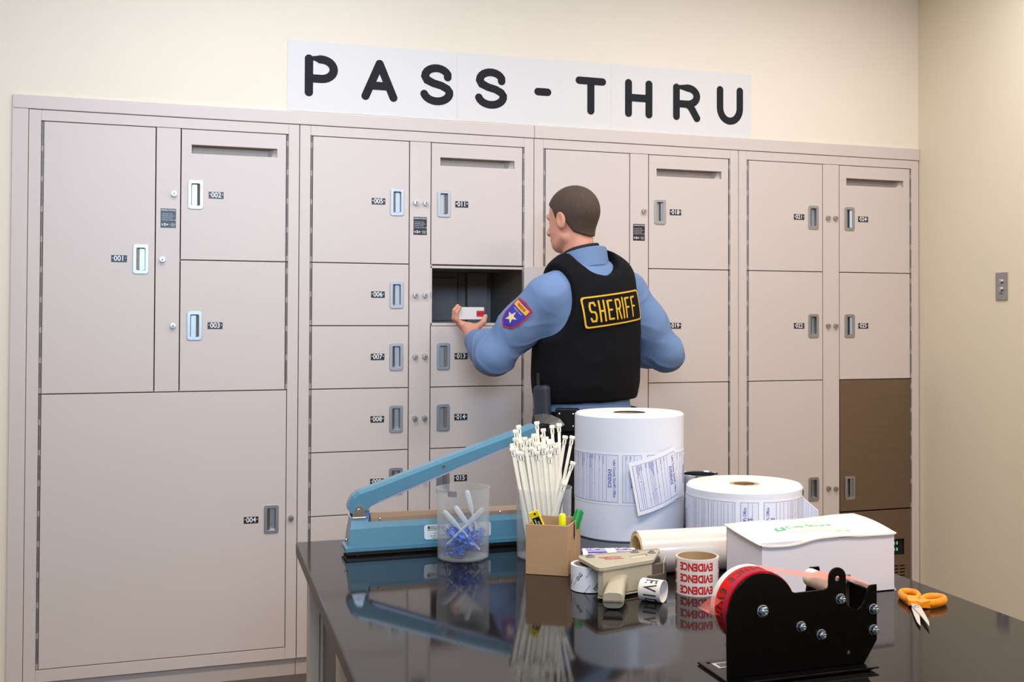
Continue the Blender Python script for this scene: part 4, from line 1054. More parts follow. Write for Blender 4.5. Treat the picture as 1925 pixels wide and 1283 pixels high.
# blade carrier plate between the sides
k = MB(); k.box(dx(1.5050), dx(1.5585), yB - .004, yB - .001, .075, .1255, b=.0008); k.build('blade_guard', mat('steel_brown_reflection', (128, 106, 92), .35, .3), TD)  # plain steel plate, its brown reflection put into the base colour
k = MB(); k.plate([[(dx(1.4800), .0044), (dx(1.5560), .0044), (dx(1.5560), .0700), (dx(1.5200), .0700), (dx(1.5060), .1400), (dx(1.4900), .1400), (dx(1.4800), .0900)]], wallm(0, yB + .0085, 0), .004, .0006); k.build('far_plate', M['gloss_black'], TD)
k = MB(); k.box(dx(1.5440), dx(1.5590), DY + .004, yB - .001, .1180, .1210, b=.0008)
for i in range(22): y = DY + .006 + i * .003; k.add([(dx(1.559), y, .1205), (dx(1.559), y + .003, .1205), (dx(1.5625), y + .0015, .1215)], [(0, 1, 2)])
k.build('blade', M['chrome'], TD)
k = MB(); k.box(dx(1.5560), dx(1.5600), DY + .004, yB - .001, .0402, .1180, b=.0008); k.build('front_plate', M['gloss_black'], TD)
def bolt(x, z, r_=.0072, y=DY, nm='bolt'):
    b_ = MB(); Tb = wallm(dx(x), y, z)
    b_.lathe([(r_ * 1.25, 0), (r_ * 1.25, .0010), (r_, .0012)], 24, Tb)
    b_.lathe([(r_, .0012), (r_, .0058), (r_ * .86, .0070), (r_ * .55, .0070)], 6, Tb, smooth=False)
    b_.lathe([(r_ * .55, .0060), (r_ * .52, .0105), (r_ * .4, .0112), (r_ * .28, .0112), (r_ * .26, .0095), (0, .0095)], 18, Tb)
    b_.build(nm, M['zinc'], TD)
for x, z in ((1.3615, .1011), (1.4263, .0726), (1.4612, .0574), (1.4948, .1085), (1.5535, .0882), (1.5534, .0564)): bolt(x, z, .0066 if x > 1.4 else .0076)
bolt(1.5430, .1160, .0045, yB - .004); bolt(1.5160, .1200, .0035, yB - .004)
# loose tail of tape sticking out of the roll
tl = MB(); q1 = Vector((rc[0] - R5 - .001, y1 - .020, .094)); w_ = .020
vs = []; 
for p in ((rc[0] - R5 + .002, .116), (rc[0] - R5 - .014, .1060), (rc[0] - R5 - .0225, .1000), (rc[0] - R5 - .020, .0985), (rc[0] - R5 + .001, .0940)):
    for y in (y1 - .004, y1 - .034): vs.append((p[0], y, p[1]))
tl.add(vs, [(i * 2, i * 2 + 1, i * 2 + 3, i * 2 + 2) for i in range(4)], 0, False); tl.build('tape_tail', clear_plastic('clear_pink_tape', (.97, .84, .82), (232, 110, 100), .13, .2), tp)

# ------------------------------------------------------------------ scissors
SCI = thing('scissors', 'open scissors with orange plastic handles near the table edge', 'scissors', (1.8128, -2.4813, ZT))
ORG = mat('orange_plastic', (246, 150, 24), .38)
M['blade'] = mat('scissor_steel', (225, 220, 210), .42, .85)
def ori(d_): a = math.atan2(d_[1], d_[0]); return Matrix.Rotation(a, 4, 'Z')
for d_, z in (((-.0540, -.1086), .0062), ((-.0624, -.0950), .0036)):
    L = math.hypot(*d_); sgn = 1 if z > .005 else -1
    outl = [(-.030, .0065), (.0, .0085), (.045, .0070), (L * .8, .0042), (L, .0003), (L, -.0006), (.04, -.0030), (.0, -.0065), (-.030, -.0065)]
    mb = MB(); mb.plate([[(x, y * sgn) for x, y in outl][::sgn]], Matrix.Translation((0, 0, z)) @ ori(d_), .0020, .0005); mb.build('blade', M['blade'], SCI)
mb = MB(); mb.lathe([(.0048, .0082), (.0046, .0098), (.0030, .0105), (0, .0105)], 20); mb.box(-.004, .004, -.0006, .0006, .0105, .0107, 1); mb.build('pivot_screw', [M['chrome'], M['dark']], SCI)
def loop_handle(c, half, wd, dir_, neck, zc, th):
    mb = MB(); a = math.atan2(dir_[1], dir_[0]); pts = []
    for k in range(28):
        t = 2 * PI * k / 28; x = half * math.cos(t); y = wd * math.sin(t) * (1.0 + .25 * math.cos(t))
        pts.append(Vector((c[0] + x * math.cos(a) - y * math.sin(a), c[1] + x * math.sin(a) + y * math.cos(a), zc)))
    # tall oval section
    n = len(pts); m_ = 10; vs = []; fs = []
    for i in range(n):
        t = (pts[(i + 1) % n] - pts[i - 1]).normalized(); s_ = Vector((-t.y, t.x, 0))
        for k in range(m_):
            b_ = 2 * PI * k / m_; vs.append(pts[i] + s_ * (.0052 * math.cos(b_)) + Vector((0, 0, th * math.sin(b_))))
    for i in range(n):
        for k in range(m_): fs.append((i * m_ + k, ((i + 1) % n) * m_ + k, ((i + 1) % n) * m_ + (k + 1) % m_, i * m_ + (k + 1) % m_))
    mb.add(vs, fs, 0, True)
    e = Vector((c[0] - half * .90 * math.cos(a), c[1] - half * .90 * math.sin(a), zc)); nk = Vector((*neck, zc))
    d_ = (nk - e); s_ = Vector((-d_.y, d_.x, 0)).normalized()
    loft(mb, [[p_ + s_ * w_ + Vector((0, 0, -h_)), p_ - s_ * w_ + Vector((0, 0, -h_)), p_ - s_ * w_ + Vector((0, 0, h_)), p_ + s_ * w_ + Vector((0, 0, h_))] for p_, w_, h_ in ((e - d_ * .35, .010, th * .8), (e, .0105, th * .85), (nk, .0078, th * .62))], 0)
    mb.build('handle', ORG, SCI)
loop_handle((.0370, .0700), .0310, .0160, (.45, .89), (.0085, .0225), .0085, .0075)
loop_handle((.0560, .0285), .0300, .0170, (.90, .42), (.0150, .0140), .0085, .0080)

# ------------------------------------------------------------------ the officer
# signed distance shapes blended on a grid and skinned with surface nets: one continuous surface each
def surfnets(D, o, h):
    s = D < 0; nx, ny, nz = D.shape
    cnt = np.zeros((nx - 1, ny - 1, nz - 1), np.int8)
    for i in (0, 1):
        for j in (0, 1):
            for k in (0, 1): cnt += s[i:nx - 1 + i, j:ny - 1 + j, k:nz - 1 + k]
    mask = (cnt > 0) & (cnt < 8); cells = np.argwhere(mask)
    idx = -np.ones(mask.shape, np.int64); idx[mask] = np.arange(len(cells))
    C8 = np.array([(i, j, k) for i in (0, 1) for j in (0, 1) for k in (0, 1)])
    val = np.stack([D[cells[:, 0] + c[0], cells[:, 1] + c[1], cells[:, 2] + c[2]] for c in C8], 1)
    acc = np.zeros((len(cells), 3)); n = np.zeros(len(cells))
    for a in range(8):
        for b in range(a + 1, 8):
            if np.abs(C8[a] - C8[b]).sum() != 1: continue
            va, vb = val[:, a], val[:, b]; cr = (va < 0) != (vb < 0)
            t = np.where(cr, va / np.where(cr, va - vb, 1), 0)
            acc += np.where(cr[:, None], C8[a] + (C8[b] - C8[a]) * t[:, None], 0); n += cr
    pos = np.array(o) + h * (cells + acc / n[:, None]); F = []
    for ax in range(3):
        sl0 = [slice(None)] * 3; sl1 = [slice(None)] * 3; sl0[ax] = slice(0, -1); sl1[ax] = slice(1, None)
        ch = s[tuple(sl0)] != s[tuple(sl1)]; e = np.argwhere(ch)
        u, v = (ax + 1) % 3, (ax + 2) % 3
        ok = (e[:, u] > 0) & (e[:, v] > 0) & (e[:, u] < D.shape[u] - 1) & (e[:, v] < D.shape[v] - 1); e = e[ok]
        q = []
        for du, dv in ((1, 1), (0, 1), (0, 0), (1, 0)):
            c = e.copy(); c[:, u] -= du; c[:, v] -= dv; q.append(idx[c[:, 0], c[:, 1], c[:, 2]])
        q = np.stack(q, 1); inside = s[e[:, 0], e[:, 1], e[:, 2]]
        q[~inside] = q[~inside][:, ::-1]; F.append(q)
    F = np.concatenate(F); F = F[(F >= 0).all(1)]
    return pos, F
class SDF:
    def __init__(s): s.p = []
    def cap(s, a, b, ra, rb=None, k=.02, op='u', sc=None): s.p.append(('cap', np.array(a, float), np.array(b, float), ra, ra if rb is None else rb, k, op)); return s
    def ell(s, c, r, axes=None, k=.02, op='u'): s.p.append(('ell', np.array(c, float), np.array(r, float), np.eye(3) if axes is None else np.array(axes, float), 0, k, op)); return s
    def chain(s, pts, rs, k=.01):
        for i in range(len(pts) - 1): s.cap(pts[i], pts[i + 1], rs[i], rs[i + 1], k)
        return s
    def fn(s, f, k=.01, op='i'): s.p.append(('fn', f, 0, 0, 0, k, op)); return s
    def one(s, p, P):
        if p[0] == 'cap':
            a, b = p[1], p[2]; d = b - a; t = np.clip(((P - a) @ d) / (d @ d), 0, 1)
            return np.linalg.norm(P - a - t[..., None] * d, axis=-1) - (p[3] + (p[4] - p[3]) * t)
        if p[0] == 'ell':
            q = (P - p[1]) @ p[3].T; k0 = np.linalg.norm(q / p[2], axis=-1); k1 = np.linalg.norm(q / p[2] ** 2, axis=-1)
            return k0 * (k0 - 1) / np.maximum(k1, 1e-9)
        return p[1](P)
    def eval(s, P, infl=0.0):
        D = np.full(P.shape[:-1], 1e3)
        for p in s.p: D = s.comb(D, s.one(p, P) - (infl if p[-1] == 'u' else 0), p[-2], p[-1])
        return D
    @staticmethod
    def comb(D, d, k, op):
        if op == 'u':
            h = np.clip(.5 + .5 * (D - d) / k, 0, 1); return D * (1 - h) + d * h - k * h * (1 - h)
        if op == 's': d = -d
        h = np.clip(.5 - .5 * (D - d) / k, 0, 1); return D * (1 - h) + d * h + k * h * (1 - h)
    def bounds(s):
        lo = np.full(3, 9.); hi = -lo
        for p in s.p:
            if p[-1] != 'u' or p[0] == 'fn': continue
            if p[0] == 'cap': r = max(p[3], p[4]); a = np.minimum(p[1], p[2]) - r; b = np.maximum(p[1], p[2]) + r
            else: r = p[2].max(); a = p[1] - r; b = p[1] + r
            lo = np.minimum(lo, a); hi = np.maximum(hi, b)
        return lo, hi
    def mesh(s, h, infl=0.0, post=None):
        lo, hi = s.bounds(); lo = lo - infl - .04; hi = hi + infl + .04
        n = np.ceil((hi - lo) / h).astype(int) + 1
        ax = [lo[i] + h * np.arange(n[i]) for i in range(3)]
        D = np.full(tuple(n), 1.0, np.float32)
        for p in s.p:
            if p[0] == 'fn' or p[-1] != 'u': sl = [slice(0, n[i]) for i in range(3)]
            else:
                if p[0] == 'cap': r = max(p[3], p[4]); a = np.minimum(p[1], p[2]) - r; b = np.maximum(p[1], p[2]) + r
                else: r = p[2].max(); a = p[1] - r; b = p[1] + r
                m_ = p[-2] + infl + 3 * h
                i0 = np.maximum(np.floor((a - m_ - lo) / h).astype(int), 0); i1 = np.minimum(np.ceil((b + m_ - lo) / h).astype(int) + 1, n)
                sl = [slice(i0[i], i1[i]) for i in range(3)]
            if p[0] == 'fn' or p[-1] != 'u':
                near = D < .2
                ii = np.argwhere(near); P = lo + h * ii
                D[near] = s.comb(D[near], s.one(p, P), p[-2], p[-1]); continue
            P = np.stack(np.meshgrid(ax[0][sl[0]], ax[1][sl[1]], ax[2][sl[2]], indexing='ij'), -1)
            D[tuple(sl)] = s.comb(D[tuple(sl)], s.one(p, P) - infl, p[-2], p[-1])
        pos, F = surfnets(D, lo, h)
        return pos, F
def np_obj(name, pos, F, mats, parent, mi=None):
    me = bpy.data.meshes.new(name); me.vertices.add(len(pos)); me.vertices.foreach_set('co', pos.astype(np.float32).ravel())
    me.loops.add(F.size); me.loops.foreach_set('vertex_index', F.ravel().astype(np.int32))
    me.polygons.add(len(F)); me.polygons.foreach_set('loop_start', (np.arange(len(F)) * 4).astype(np.int32)); me.polygons.foreach_set('loop_total', np.full(len(F), 4, np.int32))
    for m in (mats if isinstance(mats, (list, tuple)) else [mats]): me.materials.append(m)
    me.polygons.foreach_set('use_smooth', np.ones(len(F), bool))
    if mi is not None: me.polygons.foreach_set('material_index', mi.astype(np.int32))
    me.update(calc_edges=True); me.validate()
    o = bpy.data.objects.new(name, me); COL.objects.link(o); o.parent = parent
    return o
def nsum(P, f, seed=0, n=7):
    """cheap smooth noise for folds"""
    r = np.random.RandomState(seed); out = 0
    for i in range(n):
        d = r.randn(3); d /= np.linalg.norm(d); out = out + np.sin(P @ d * f * (1 + .5 * i / n) + r.rand() * 6.28)
    return out / n
B0 = np.array([1.885, -.47, 0.]); aY = math.radians(17)
R3 = np.array([math.cos(aY), math.sin(aY), 0]); F3 = np.array([-math.sin(aY), math.cos(aY), 0]); U3 = np.array([0, 0, 1.])
AX = np.array([R3, F3, U3])
def Wp(a, b, z): return B0 + R3 * a + F3 * b + U3 * z
SHL, SHR = Wp(-.176, .0, 1.402), Wp(.182, .0, 1.428)
ELL_, WRL = np.array([1.553, -.440, 1.206]), np.array([1.538, -.205, 1.252])
ELR, WRR = np.array([2.212, -.435, 1.205]), np.array([2.07, -.235, 1.245])
HC = np.array([1.838, -.445, 1.700]); aH = math.radians(34); 
HR = np.array([math.cos(aH), math.sin(aH), 0]); HF0 = np.array([-math.sin(aH), math.cos(aH), 0])
pt_ = math.radians(-9); HF = HF0 * math.cos(pt_) + U3 * math.sin(pt_); HU = np.cross(HR, HF); HX3 = np.array([HR, HF, HU])
def Hp(a, b, c): return HC + HR * a + HF * b + HU * c
NB = np.array([1.872, -.470, 1.500])
def torso(S, k=.04):
    S.ell(Wp(0, -.005, 1.34), (.185, .118, .20), AX, k); S.ell(Wp(0, .005, 1.14), (.172, .118, .20), AX, k); S.ell(Wp(0, 0, .985), (.176, .125, .12), AX, k)
    S.cap(Wp(-.125, -.01, 1.425), Wp(.13, -.01, 1.450), .062, .062, k); S.cap(Wp(-.07, -.015, 1.475), Wp(.07, -.015, 1.482), .045, .045, k); return S
def larm(S, r=1.0, k=.03):
    S.cap(SHL, SHL + (ELL_ - SHL) * .5, .064 * r, .056 * r, k); S.cap(SHL + (ELL_ - SHL) * .5, ELL_, .056 * r, .046 * r, k); S.cap(ELL_, ELL_ + (WRL - ELL_) * .35, .046 * r, .047 * r, k); S.cap(ELL_ + (WRL - ELL_) * .35, WRL, .047 * r, .030 * r, k); return S
def rarm(S, r=1.0, k=.03):
    S.cap(SHR, SHR + (ELR - SHR) * .5, .064 * r, .056 * r, k); S.cap(SHR + (ELR - SHR) * .5, ELR, .056 * r, .046 * r, k); S.cap(ELR, ELR + (WRR - ELR) * .35, .046 * r, .047 * r, k); S.cap(ELR + (WRR - ELR) * .35, WRR, .047 * r, .030 * r, k); return S
HIPL, HIPR = Wp(-.095, 0, .93), Wp(.095, 0, .93)
KNL, KNR = Wp(-.125, .045, .52), Wp(.135, .03, .52)
ANL, ANR = Wp(-.135, -.02, .10), Wp(.155, -.03, .10)
def legs(S, r=1.0, k=.03):
    for h_, kn, an_ in ((HIPL, KNL, ANL), (HIPR, KNR, ANR)):
        S.cap(h_, kn, .088 * r, .058 * r, k); S.cap(kn, kn + (an_ - kn) * .35, .058 * r, .057 * r, k); S.cap(kn + (an_ - kn) * .35, an_, .057 * r, .038 * r, k)
    return S
OFF = thing('person', 'person in dark SHERIFF vest and blue shirt, seen from behind, holding a small box', 'person', (B0[0], B0[1], 0))
OI = -np.array([B0[0], B0[1], 0])
def oobj(name, pos, F, mats, mi=None): return np_obj(name, pos + OI, F, mats, OFF, mi)
# --- body: skull, jaw, face, neck, trunk, limbs, hands in one surface
S = SDF()
torso(S, .03); larm(S, .9); rarm(S, .9); legs(S, .93)
S.cap(NB + np.array([0, 0, -.03]), HC + HU * -.055 - HF * .012, .062, .056, .03)
S.ell(Hp(0, -.012, .018), (.0765, .0960, .0880), HX3, .02)                     # cranium
S.ell(Hp(0, .030, -.045), (.0600, .0640, .0700), HX3, .025)                    # face
S.ell(Hp(0, .052, -.088), (.0400, .0380, .0280), HX3, .025)                    # chin
S.cap(Hp(-.052, .005, -.075), Hp(-.018, .062, -.098), .018, .016, .02); S.cap(Hp(.052, .005, -.075), Hp(.018, .062, -.098), .018, .016, .02)
S.cap(Hp(0, .086, -.005), Hp(0, .108, -.038), .0085, .0125, .010); S.ell(Hp(-.011, .098, -.042), (.008, .009, .007), HX3, .006); S.ell(Hp(.011, .098, -.042), (.008, .009, .007), HX3, .006)
S.cap(Hp(-.040, .074, .012), Hp(-.012, .086, .010), .0085, .008, .012); S.cap(Hp(.040, .074, .012), Hp(.012, .086, .010), .0085, .008, .012)
S.ell(Hp(-.031, .090, -.006), (.014, .010, .009), HX3, .008, 's'); S.ell(Hp(.031, .090, -.006), (.014, .010, .009), HX3, .008, 's')
S.cap(Hp(-.020, .088, -.066), Hp(.020, .088, -.066), .0055, .0055, .006); S.cap(Hp(-.017, .087, -.075), Hp(.017, .087, -.075), .0065, .0065, .006)
for sg in (-1, 1):
    S.ell(Hp(sg * .0790, -.008, -.018), (.0085, .0200, .0330), HX3, .008); S.ell(Hp(sg * .0860, -.004, -.014), (.005, .0115, .0190), HX3, .004, 's')
# left hand under and around the small box
WBX = np.array([1.5435, -.104, 1.3515])          # box centre
PA = np.array([1.530, -.150, 1.292])
S.cap(WRL, PA, .027, .026, .02)
kn = [np.array([1.503, -.128, 1.312]), np.array([1.502, -.105, 1.314]), np.array([1.506, -.084, 1.313]), np.array([1.513, -.066, 1.311])]
for q in kn: S.cap(PA + np.array([.012, .02, -.004]), q, .020, .0120, .014)
S.cap(PA + np.array([.03, .03, .0]), np.array([1.552, -.08, 1.304]), .017, .014, .014)
FL = [(.030, .026, .021), (.033, .029, .022), (.031, .027, .022), (.025, .020, .018)]
for i, q in enumerate(kn):
    l1, l2, l3 = FL[i]; y = [-.010, -.002, .004, .008][i]
    a_ = q + np.array([-.019, y * .5, .018]) / .026 * l1 * .86
    b_ = a_ + np.array([.001, y * .3, .026]) / .026 * l2
    c_ = b_ + np.array([.0125, y * .2, .018]) / .022 * l3
    S.chain([q, a_, b_, c_], [.0100, .0090, .0082, .0070], .004)
th = [PA + np.array([.010, -.012, -.004]), np.array([1.558, -.166, 1.300]), np.array([1.584, -.155, 1.318]), np.array([1.596, -.139, 1.341])]
S.chain(th, [.0165, .0135, .0105, .0085], .006)
# right hand, relaxed in front of the belt
PB = WRR + np.array([-.075, .045, .010]); S.cap(WRR, PB, .026, .026, .02)
for i in range(4):
    q = PB + np.array([-.030, .018, .024 - .017 * i]); a_ = q + np.array([-.030 + .003 * i, .004, .0]); b_ = a_ + np.array([-.014, -.018, -.004]); c_ = b_ + np.array([.004, -.017, -.003])
    S.cap(PB, q, .019, .0110, .014); S.chain([q, a_, b_, c_], [.0100, .0090, .0082, .0070], .004)
S.chain([PB + np.array([.02, -.01, .012]), PB + np.array([-.008, -.026, .030]), PB + np.array([-.034, -.034, .034])], [.0150, .0110, .0085], .006)
pos, Fq = S.mesh(.0040)
M['skin'] = mat('skin', (214, 150, 126), 0.5, sss=.12, vary=.05, vscale=22)
M['skin_lip'] = mat('lips', (178, 104, 94), 0.45)
cc = pos[Fq].mean(1); rel = (cc - HC) @ HX3.T
lip = (np.abs(rel[:, 0]) < .024) & (rel[:, 1] > .078) & (rel[:, 2] < -.060) & (rel[:, 2] > -.081)
oobj('body', pos, Fq, [M['skin'], M['skin_lip']], lip.astype(int))
for sg in (-1, 1):
    e = MB(); c = Hp(sg * .030, .0715, -.006) + OI; e.ball(c, .0115, 0, 16); c2_ = Vector(c) + Vector(HF) * .0085; e.ball(c2_, .0052, 1, 12); e.build('eye', [M['ink_white'], mat('iris', (70, 54, 42), .2)], OFF)
    b_ = MB(); b_.tube([Vector(Hp(sg * x, y, z) + OI) for x, y, z in ((.012, .0935, .016), (.028, .0895, .021), (.045, .0785, .016))], [.0026, .0032, .0018], 8); b_.build('eyebrow', mat('eyebrow_hair', (70, 52, 40), .8), OFF)
# --- hair: cropped, following the skull, cut along the hairline
Hh = SDF(); Hh.ell(Hp(0, -.012, .018), (.0765, .0960, .0880), HX3, .02); Hh.cap(NB + np.array([0, 0, .02]), HC + HU * -.055 - HF * .012, .0605, .0565, .03)
def hairline(P):
    r = (P - HC) @ HX3.T
    line = np.interp(r[..., 1], [-.12, -.075, -.040, -.020, .016, .030, .055, .075, .11], [-.092, -.090, -.066, -.020, -.012, .030, .048, .058, .070])
    return (line - r[..., 2]) * .8
Hh.fn(hairline, .006)
Hh.fn(lambda P: .0 - 1.0 + 0 * P[..., 0], .001)
posh, Fh = Hh.mesh(.0045, infl=.0065)
M['hair'] = mat('cropped_dark_hair', (72, 55, 43), 0.75, bump=.9, bscale=420, vary=.25, vscale=160)
oobj('hair', posh, Fh, M['hair'])
# --- uniform shirt
S = SDF(); torso(S, .04); larm(S, 1.12, .04); rarm(S, 1.12, .04)
S.cap(NB + np.array([0, 0, -.05]), NB + np.array([0, 0, .012]), .074, .070, .03)
E1 = ELL_ + np.array([-.006, -.012, -.014]); S.ell(E1, (.050, .050, .046), None, .04)
def arm_param(P, a, b): d = b - a; return ((P - a) @ d) / (d @ d)
def cuffs(P):
    dl = (WRL - ELL_) / np.linalg.norm(WRL - ELL_); dr = (WRR - ELR) / np.linalg.norm(WRR - ELR)
    l = (P - (WRL - dl * .012)) @ dl; nl = np.linalg.norm(P - WRL, axis=-1) - .13
    r = (P - (WRR - dr * .012)) @ dr; nr = np.linalg.norm(P - WRR, axis=-1) - .13
    return np.maximum(np.minimum(l, -nl), np.minimum(r, -nr))
S.fn(cuffs, .004); S.fn(lambda P: .93 - P[..., 2], .004); 
def folds(P):
    """sleeve folds gathered at the elbow, drapes across the back"""
    return nsum(P, 70, 3) 
pos, Fq = S.mesh(.0055, infl=.010)
# push the folds along the normals
def displace(pos, Fq, amp, fns):
    v = pos[Fq]; nrm = np.cross(v[:, 2] - v[:, 0], v[:, 3] - v[:, 1]); N = np.zeros_like(pos)
    for i in range(4): np.add.at(N, Fq[:, i], nrm)
    N /= np.maximum(np.linalg.norm(N, axis=1, keepdims=True), 1e-9)
    return pos + N * (amp * fns)[:, None]
elb = np.exp(-(np.linalg.norm(pos - ELL_, axis=1) / .13) ** 2) + np.exp(-(np.linalg.norm(pos - ELR, axis=1) / .13) ** 2)
dsh = .5 * np.exp(-(np.linalg.norm(pos - SHL, axis=1) / .14) ** 2) + .5 * np.exp(-(np.linalg.norm(pos - SHR, axis=1) / .14) ** 2)
ridge = np.clip(1 - np.abs(nsum(pos, 48, 4, 4)) * 2.6, 0, 1) ** 1.6 - .3
pos = displace(pos, Fq,   .0052, (.35 + .8 * elb + .5 * dsh) * ridge + .5 * nsum(pos, 24, 9))
M['shirt'] = mat('light_blue_shirt', (106, 132, 172), 0.8, bump=.10, bscale=700, vary=.03, vscale=12)
oobj('shirt', pos, Fq, M['shirt'])
shirtS = SDF(); larm(shirtS, 1.12, .04); torso(shirtS, .04)
# collar band and the dark undershirt above it
def ring(name, z0, z1, r0, r1, th, m, tilt=(0, 0), cen=None, gap=0, sx=1.0, n=56):
    mb = MB(); c = Vector((cen if cen is not None else NB) + OI); 
    T = Matrix.Translation((c.x, c.y, 0)) @ Matrix.Rotation(aY, 4, 'Z'); vs = []; fs = []
    prof = [(r0, z0), (r0 + th, z0 + .001), (r1 + th, z1 - .003), (r1 + th * .5, z1), (r1, z1 - .002)]
    for i in range(n):
        a = 2 * PI * i / n
        for r, z in prof:
            x = r * math.cos(a) * sx; y = r * math.sin(a); vs.append(T @ Vector((x, y, z + tilt[0] * x + tilt[1] * y)))
    m_ = len(prof)
    for i in range(n):
        for k in range(m_): fs.append((i * m_ + k, ((i + 1) % n) * m_ + k, ((i + 1) % n) * m_ + (k + 1) % m_, i * m_ + (k + 1) % m_))
    mb.add(vs, fs, 0, True); return mb.build(name, m, OFF)
ring('undershirt', 1.515, 1.588, .066, .0615, .004, mat('dark_undershirt', (22, 20, 30), .8), (.14, -.22), np.array([1.866, -.466, 0]))
ring('collar', 1.500, 1.572, .084, .073, .006, M['shirt'], (.10, -.26), np.array([1.874, -.470, 0]), sx=1.08)
# --- vest
M['vest'] = mat('navy_black_vest', (9, 9, 14), 0.85, spec=.2, bump=.25, bscale=900, vary=.08, vscale=20)
V = SDF()
V.ell(Wp(.004, -.004, 1.33), (.215, .158, .27), AX, .05); V.ell(Wp(0, .000, 1.13), (.214, .158, .25), AX, .05); V.cap(Wp(-.085, -.012, 1.458), Wp(.105, -.012, 1.480), .075, .075, .05)
V.fn(lambda P: np.maximum(1.040 + .02 * ((P - B0) @ R3) - P[..., 2], P[..., 2] - 1.60), .012)
def scoop(P):                                   # neck opening
    q = (P - Wp(-.010, 0, 1.560)); return np.sqrt((q @ R3 / 1.12) ** 2 + (q[..., 2]) ** 2) - .078
V.fn(scoop, .008, 's')
def armhole(sg, c):
    def f(P):
        q = P - c; u = sg * (q @ R3); return np.sqrt(np.minimum(u, 0) ** 2 / .55 + (q[..., 2] / 1.55) ** 2) - .098
    return f
V.fn(armhole(-1, Wp(-.206, 0, 1.412)), .010, 's'); V.fn(armhole(1, Wp(.228, 0, 1.425)), .010, 's')
pos, Fq = V.mesh(.0055)
pos = displace(pos, Fq, .003, nsum(pos, 22, 5) + .5 * (1 - np.abs(nsum(pos, 45, 8, 4)) * 2))
oobj('vest', pos, Fq, M['vest'])
def march(Sx, P, d, lift, infl=0.0, n=60, reach=.5):
    """move points along d until they meet the surface, stop lift above it"""
    P = np.array(P, float); d = np.array(d, float) / np.linalg.norm(d); t = np.zeros(len(P))
    for _ in range(n):
        q = Sx.eval(P + t[:, None] * d, infl); t = np.minimum(t + np.clip(q - lift, -.02, .02) * .85, reach)
    return P + t[:, None] * d
# SHERIFF panel on the back
tl_ = math.radians(7.5); pc = Wp(.014, -.30, 1.368); pu = R3 * math.cos(tl_) + U3 * math.sin(tl_); pv = -R3 * math.sin(tl_) + U3 * math.cos(tl_)
def proj_mb(mb, Sx, c, u, v, d, lifts, infl=0.0):
    """local flat geometry (x, y, layer z) laid on the surface"""
    L = np.array([tuple(q) for q in mb.v]); P = c + L[:, :1] * u + L[:, 1:2] * v
    out = np.zeros_like(P)
    for z in np.unique(np.round(L[:, 2], 5)):
        m_ = np.abs(L[:, 2] - z) < 1e-4; out[m_] = march(Sx, P[m_], d, z, infl)
    mb.v = [tuple(q + OI) for q in out]; return mb
def grid(mb, x0, x1, y0, y1, z, mi, n=14, m_=6, shape=None):
    o = len(mb.v); vs = [(x0 + (x1 - x0) * i / n, y0 + (y1 - y0) * j / m_, z) for i in range(n + 1) for j in range(m_ + 1)]
    mb.add(vs, [(i * (m_ + 1) + j, (i + 1) * (m_ + 1) + j, (i + 1) * (m_ + 1) + j + 1, i * (m_ + 1) + j + 1) for i in range(n) for j in range(m_)], mi, True)
mb = MB(); pw, ph = .132, .0545
grid(mb, -pw, pw, -ph, ph, .0045, 0)
mb2 = MB(); lp = rrect(-pw, pw, -ph, ph, .010, 4)
def dens(L, s_): 
    out = []
    for i in range(len(L)):
        a, b_ = L[i], L[(i + 1) % len(L)]; k = max(1, int(math.dist(a, b_) / s_)); out += [(a[0] + (b_[0] - a[0]) * t / k, a[1] + (b_[1] - a[1]) * t / k) for t in range(k)]
    return out
def band(mb, L, w, z, mi):
    L = dens(L, .012); n = len(L); k = lambda p, s_: (p[0] * (1 - s_ * w / pw), p[1] * (1 - s_ * w / ph), z)
    mb.add([k(p, 0) for p in L] + [k(p, 1) for p in L], [(i, (i + 1) % n, n + (i + 1) % n, n + i) for i in range(n)], mi)
band(mb, lp, .0055, .0056, 1)
# block letters with cut corners
GL = {'S': [[(.36, .34), (.24, .5), (-.24, .5), (-.36, .34), (-.36, .14), (-.24, .02), (.24, -.02), (.36, -.14), (.36, -.34), (.24, -.5), (-.24, -.5), (-.36, -.34)]],
      'H': [[(-.34, .55), (-.34, -.55)], [(.34, .55), (.34, -.55)], [(-.34, 0), (.34, 0)]],
      'E': [[(.34, .5), (-.34, .5), (-.34, -.5), (.34, -.5)], [(-.34, 0), (.22, 0)]],
      'R': [[(-.34, -.55), (-.34, .5), (.22, .5), (.36, .36), (.36, .12), (.22, 0), (-.34, 0)], [(.05, 0), (.36, -.55)]],
      'I': [[(0, .55), (0, -.55)]], 'F': [[(.34, .5), (-.34, .5), (-.34, -.55)], [(-.34, 0), (.22, 0)]]}
xs = [-.098, -.064, -.030, .004, .0275, .051, .085]
for ch, x in zip('SHERIFF', xs):
    for st in GL[ch]:
        pts = []
        for i in range(len(st) - 1):
            for t in range(3): pts.append(tuple(st[i][k] + (st[i + 1][k] - st[i][k]) * t / 3 for k in (0, 1)))
        pts.append(st[-1]); q0 = len(mb.v)
        stroke(mb, [(x + a * .0265, b_ * .064) for a, b_ in pts], .0066, Matrix(), 1, .0060, 0.0)
M['gold'] = mat('gold_thread', (222, 172, 34), 0.6, bump=.3, bscale=900)
proj_mb(mb, V, pc, pu, pv, F3, None).build('sheriff_panel', [mat('black_panel', (7, 7, 10), .8, spec=.2), M['gold']], OFF)
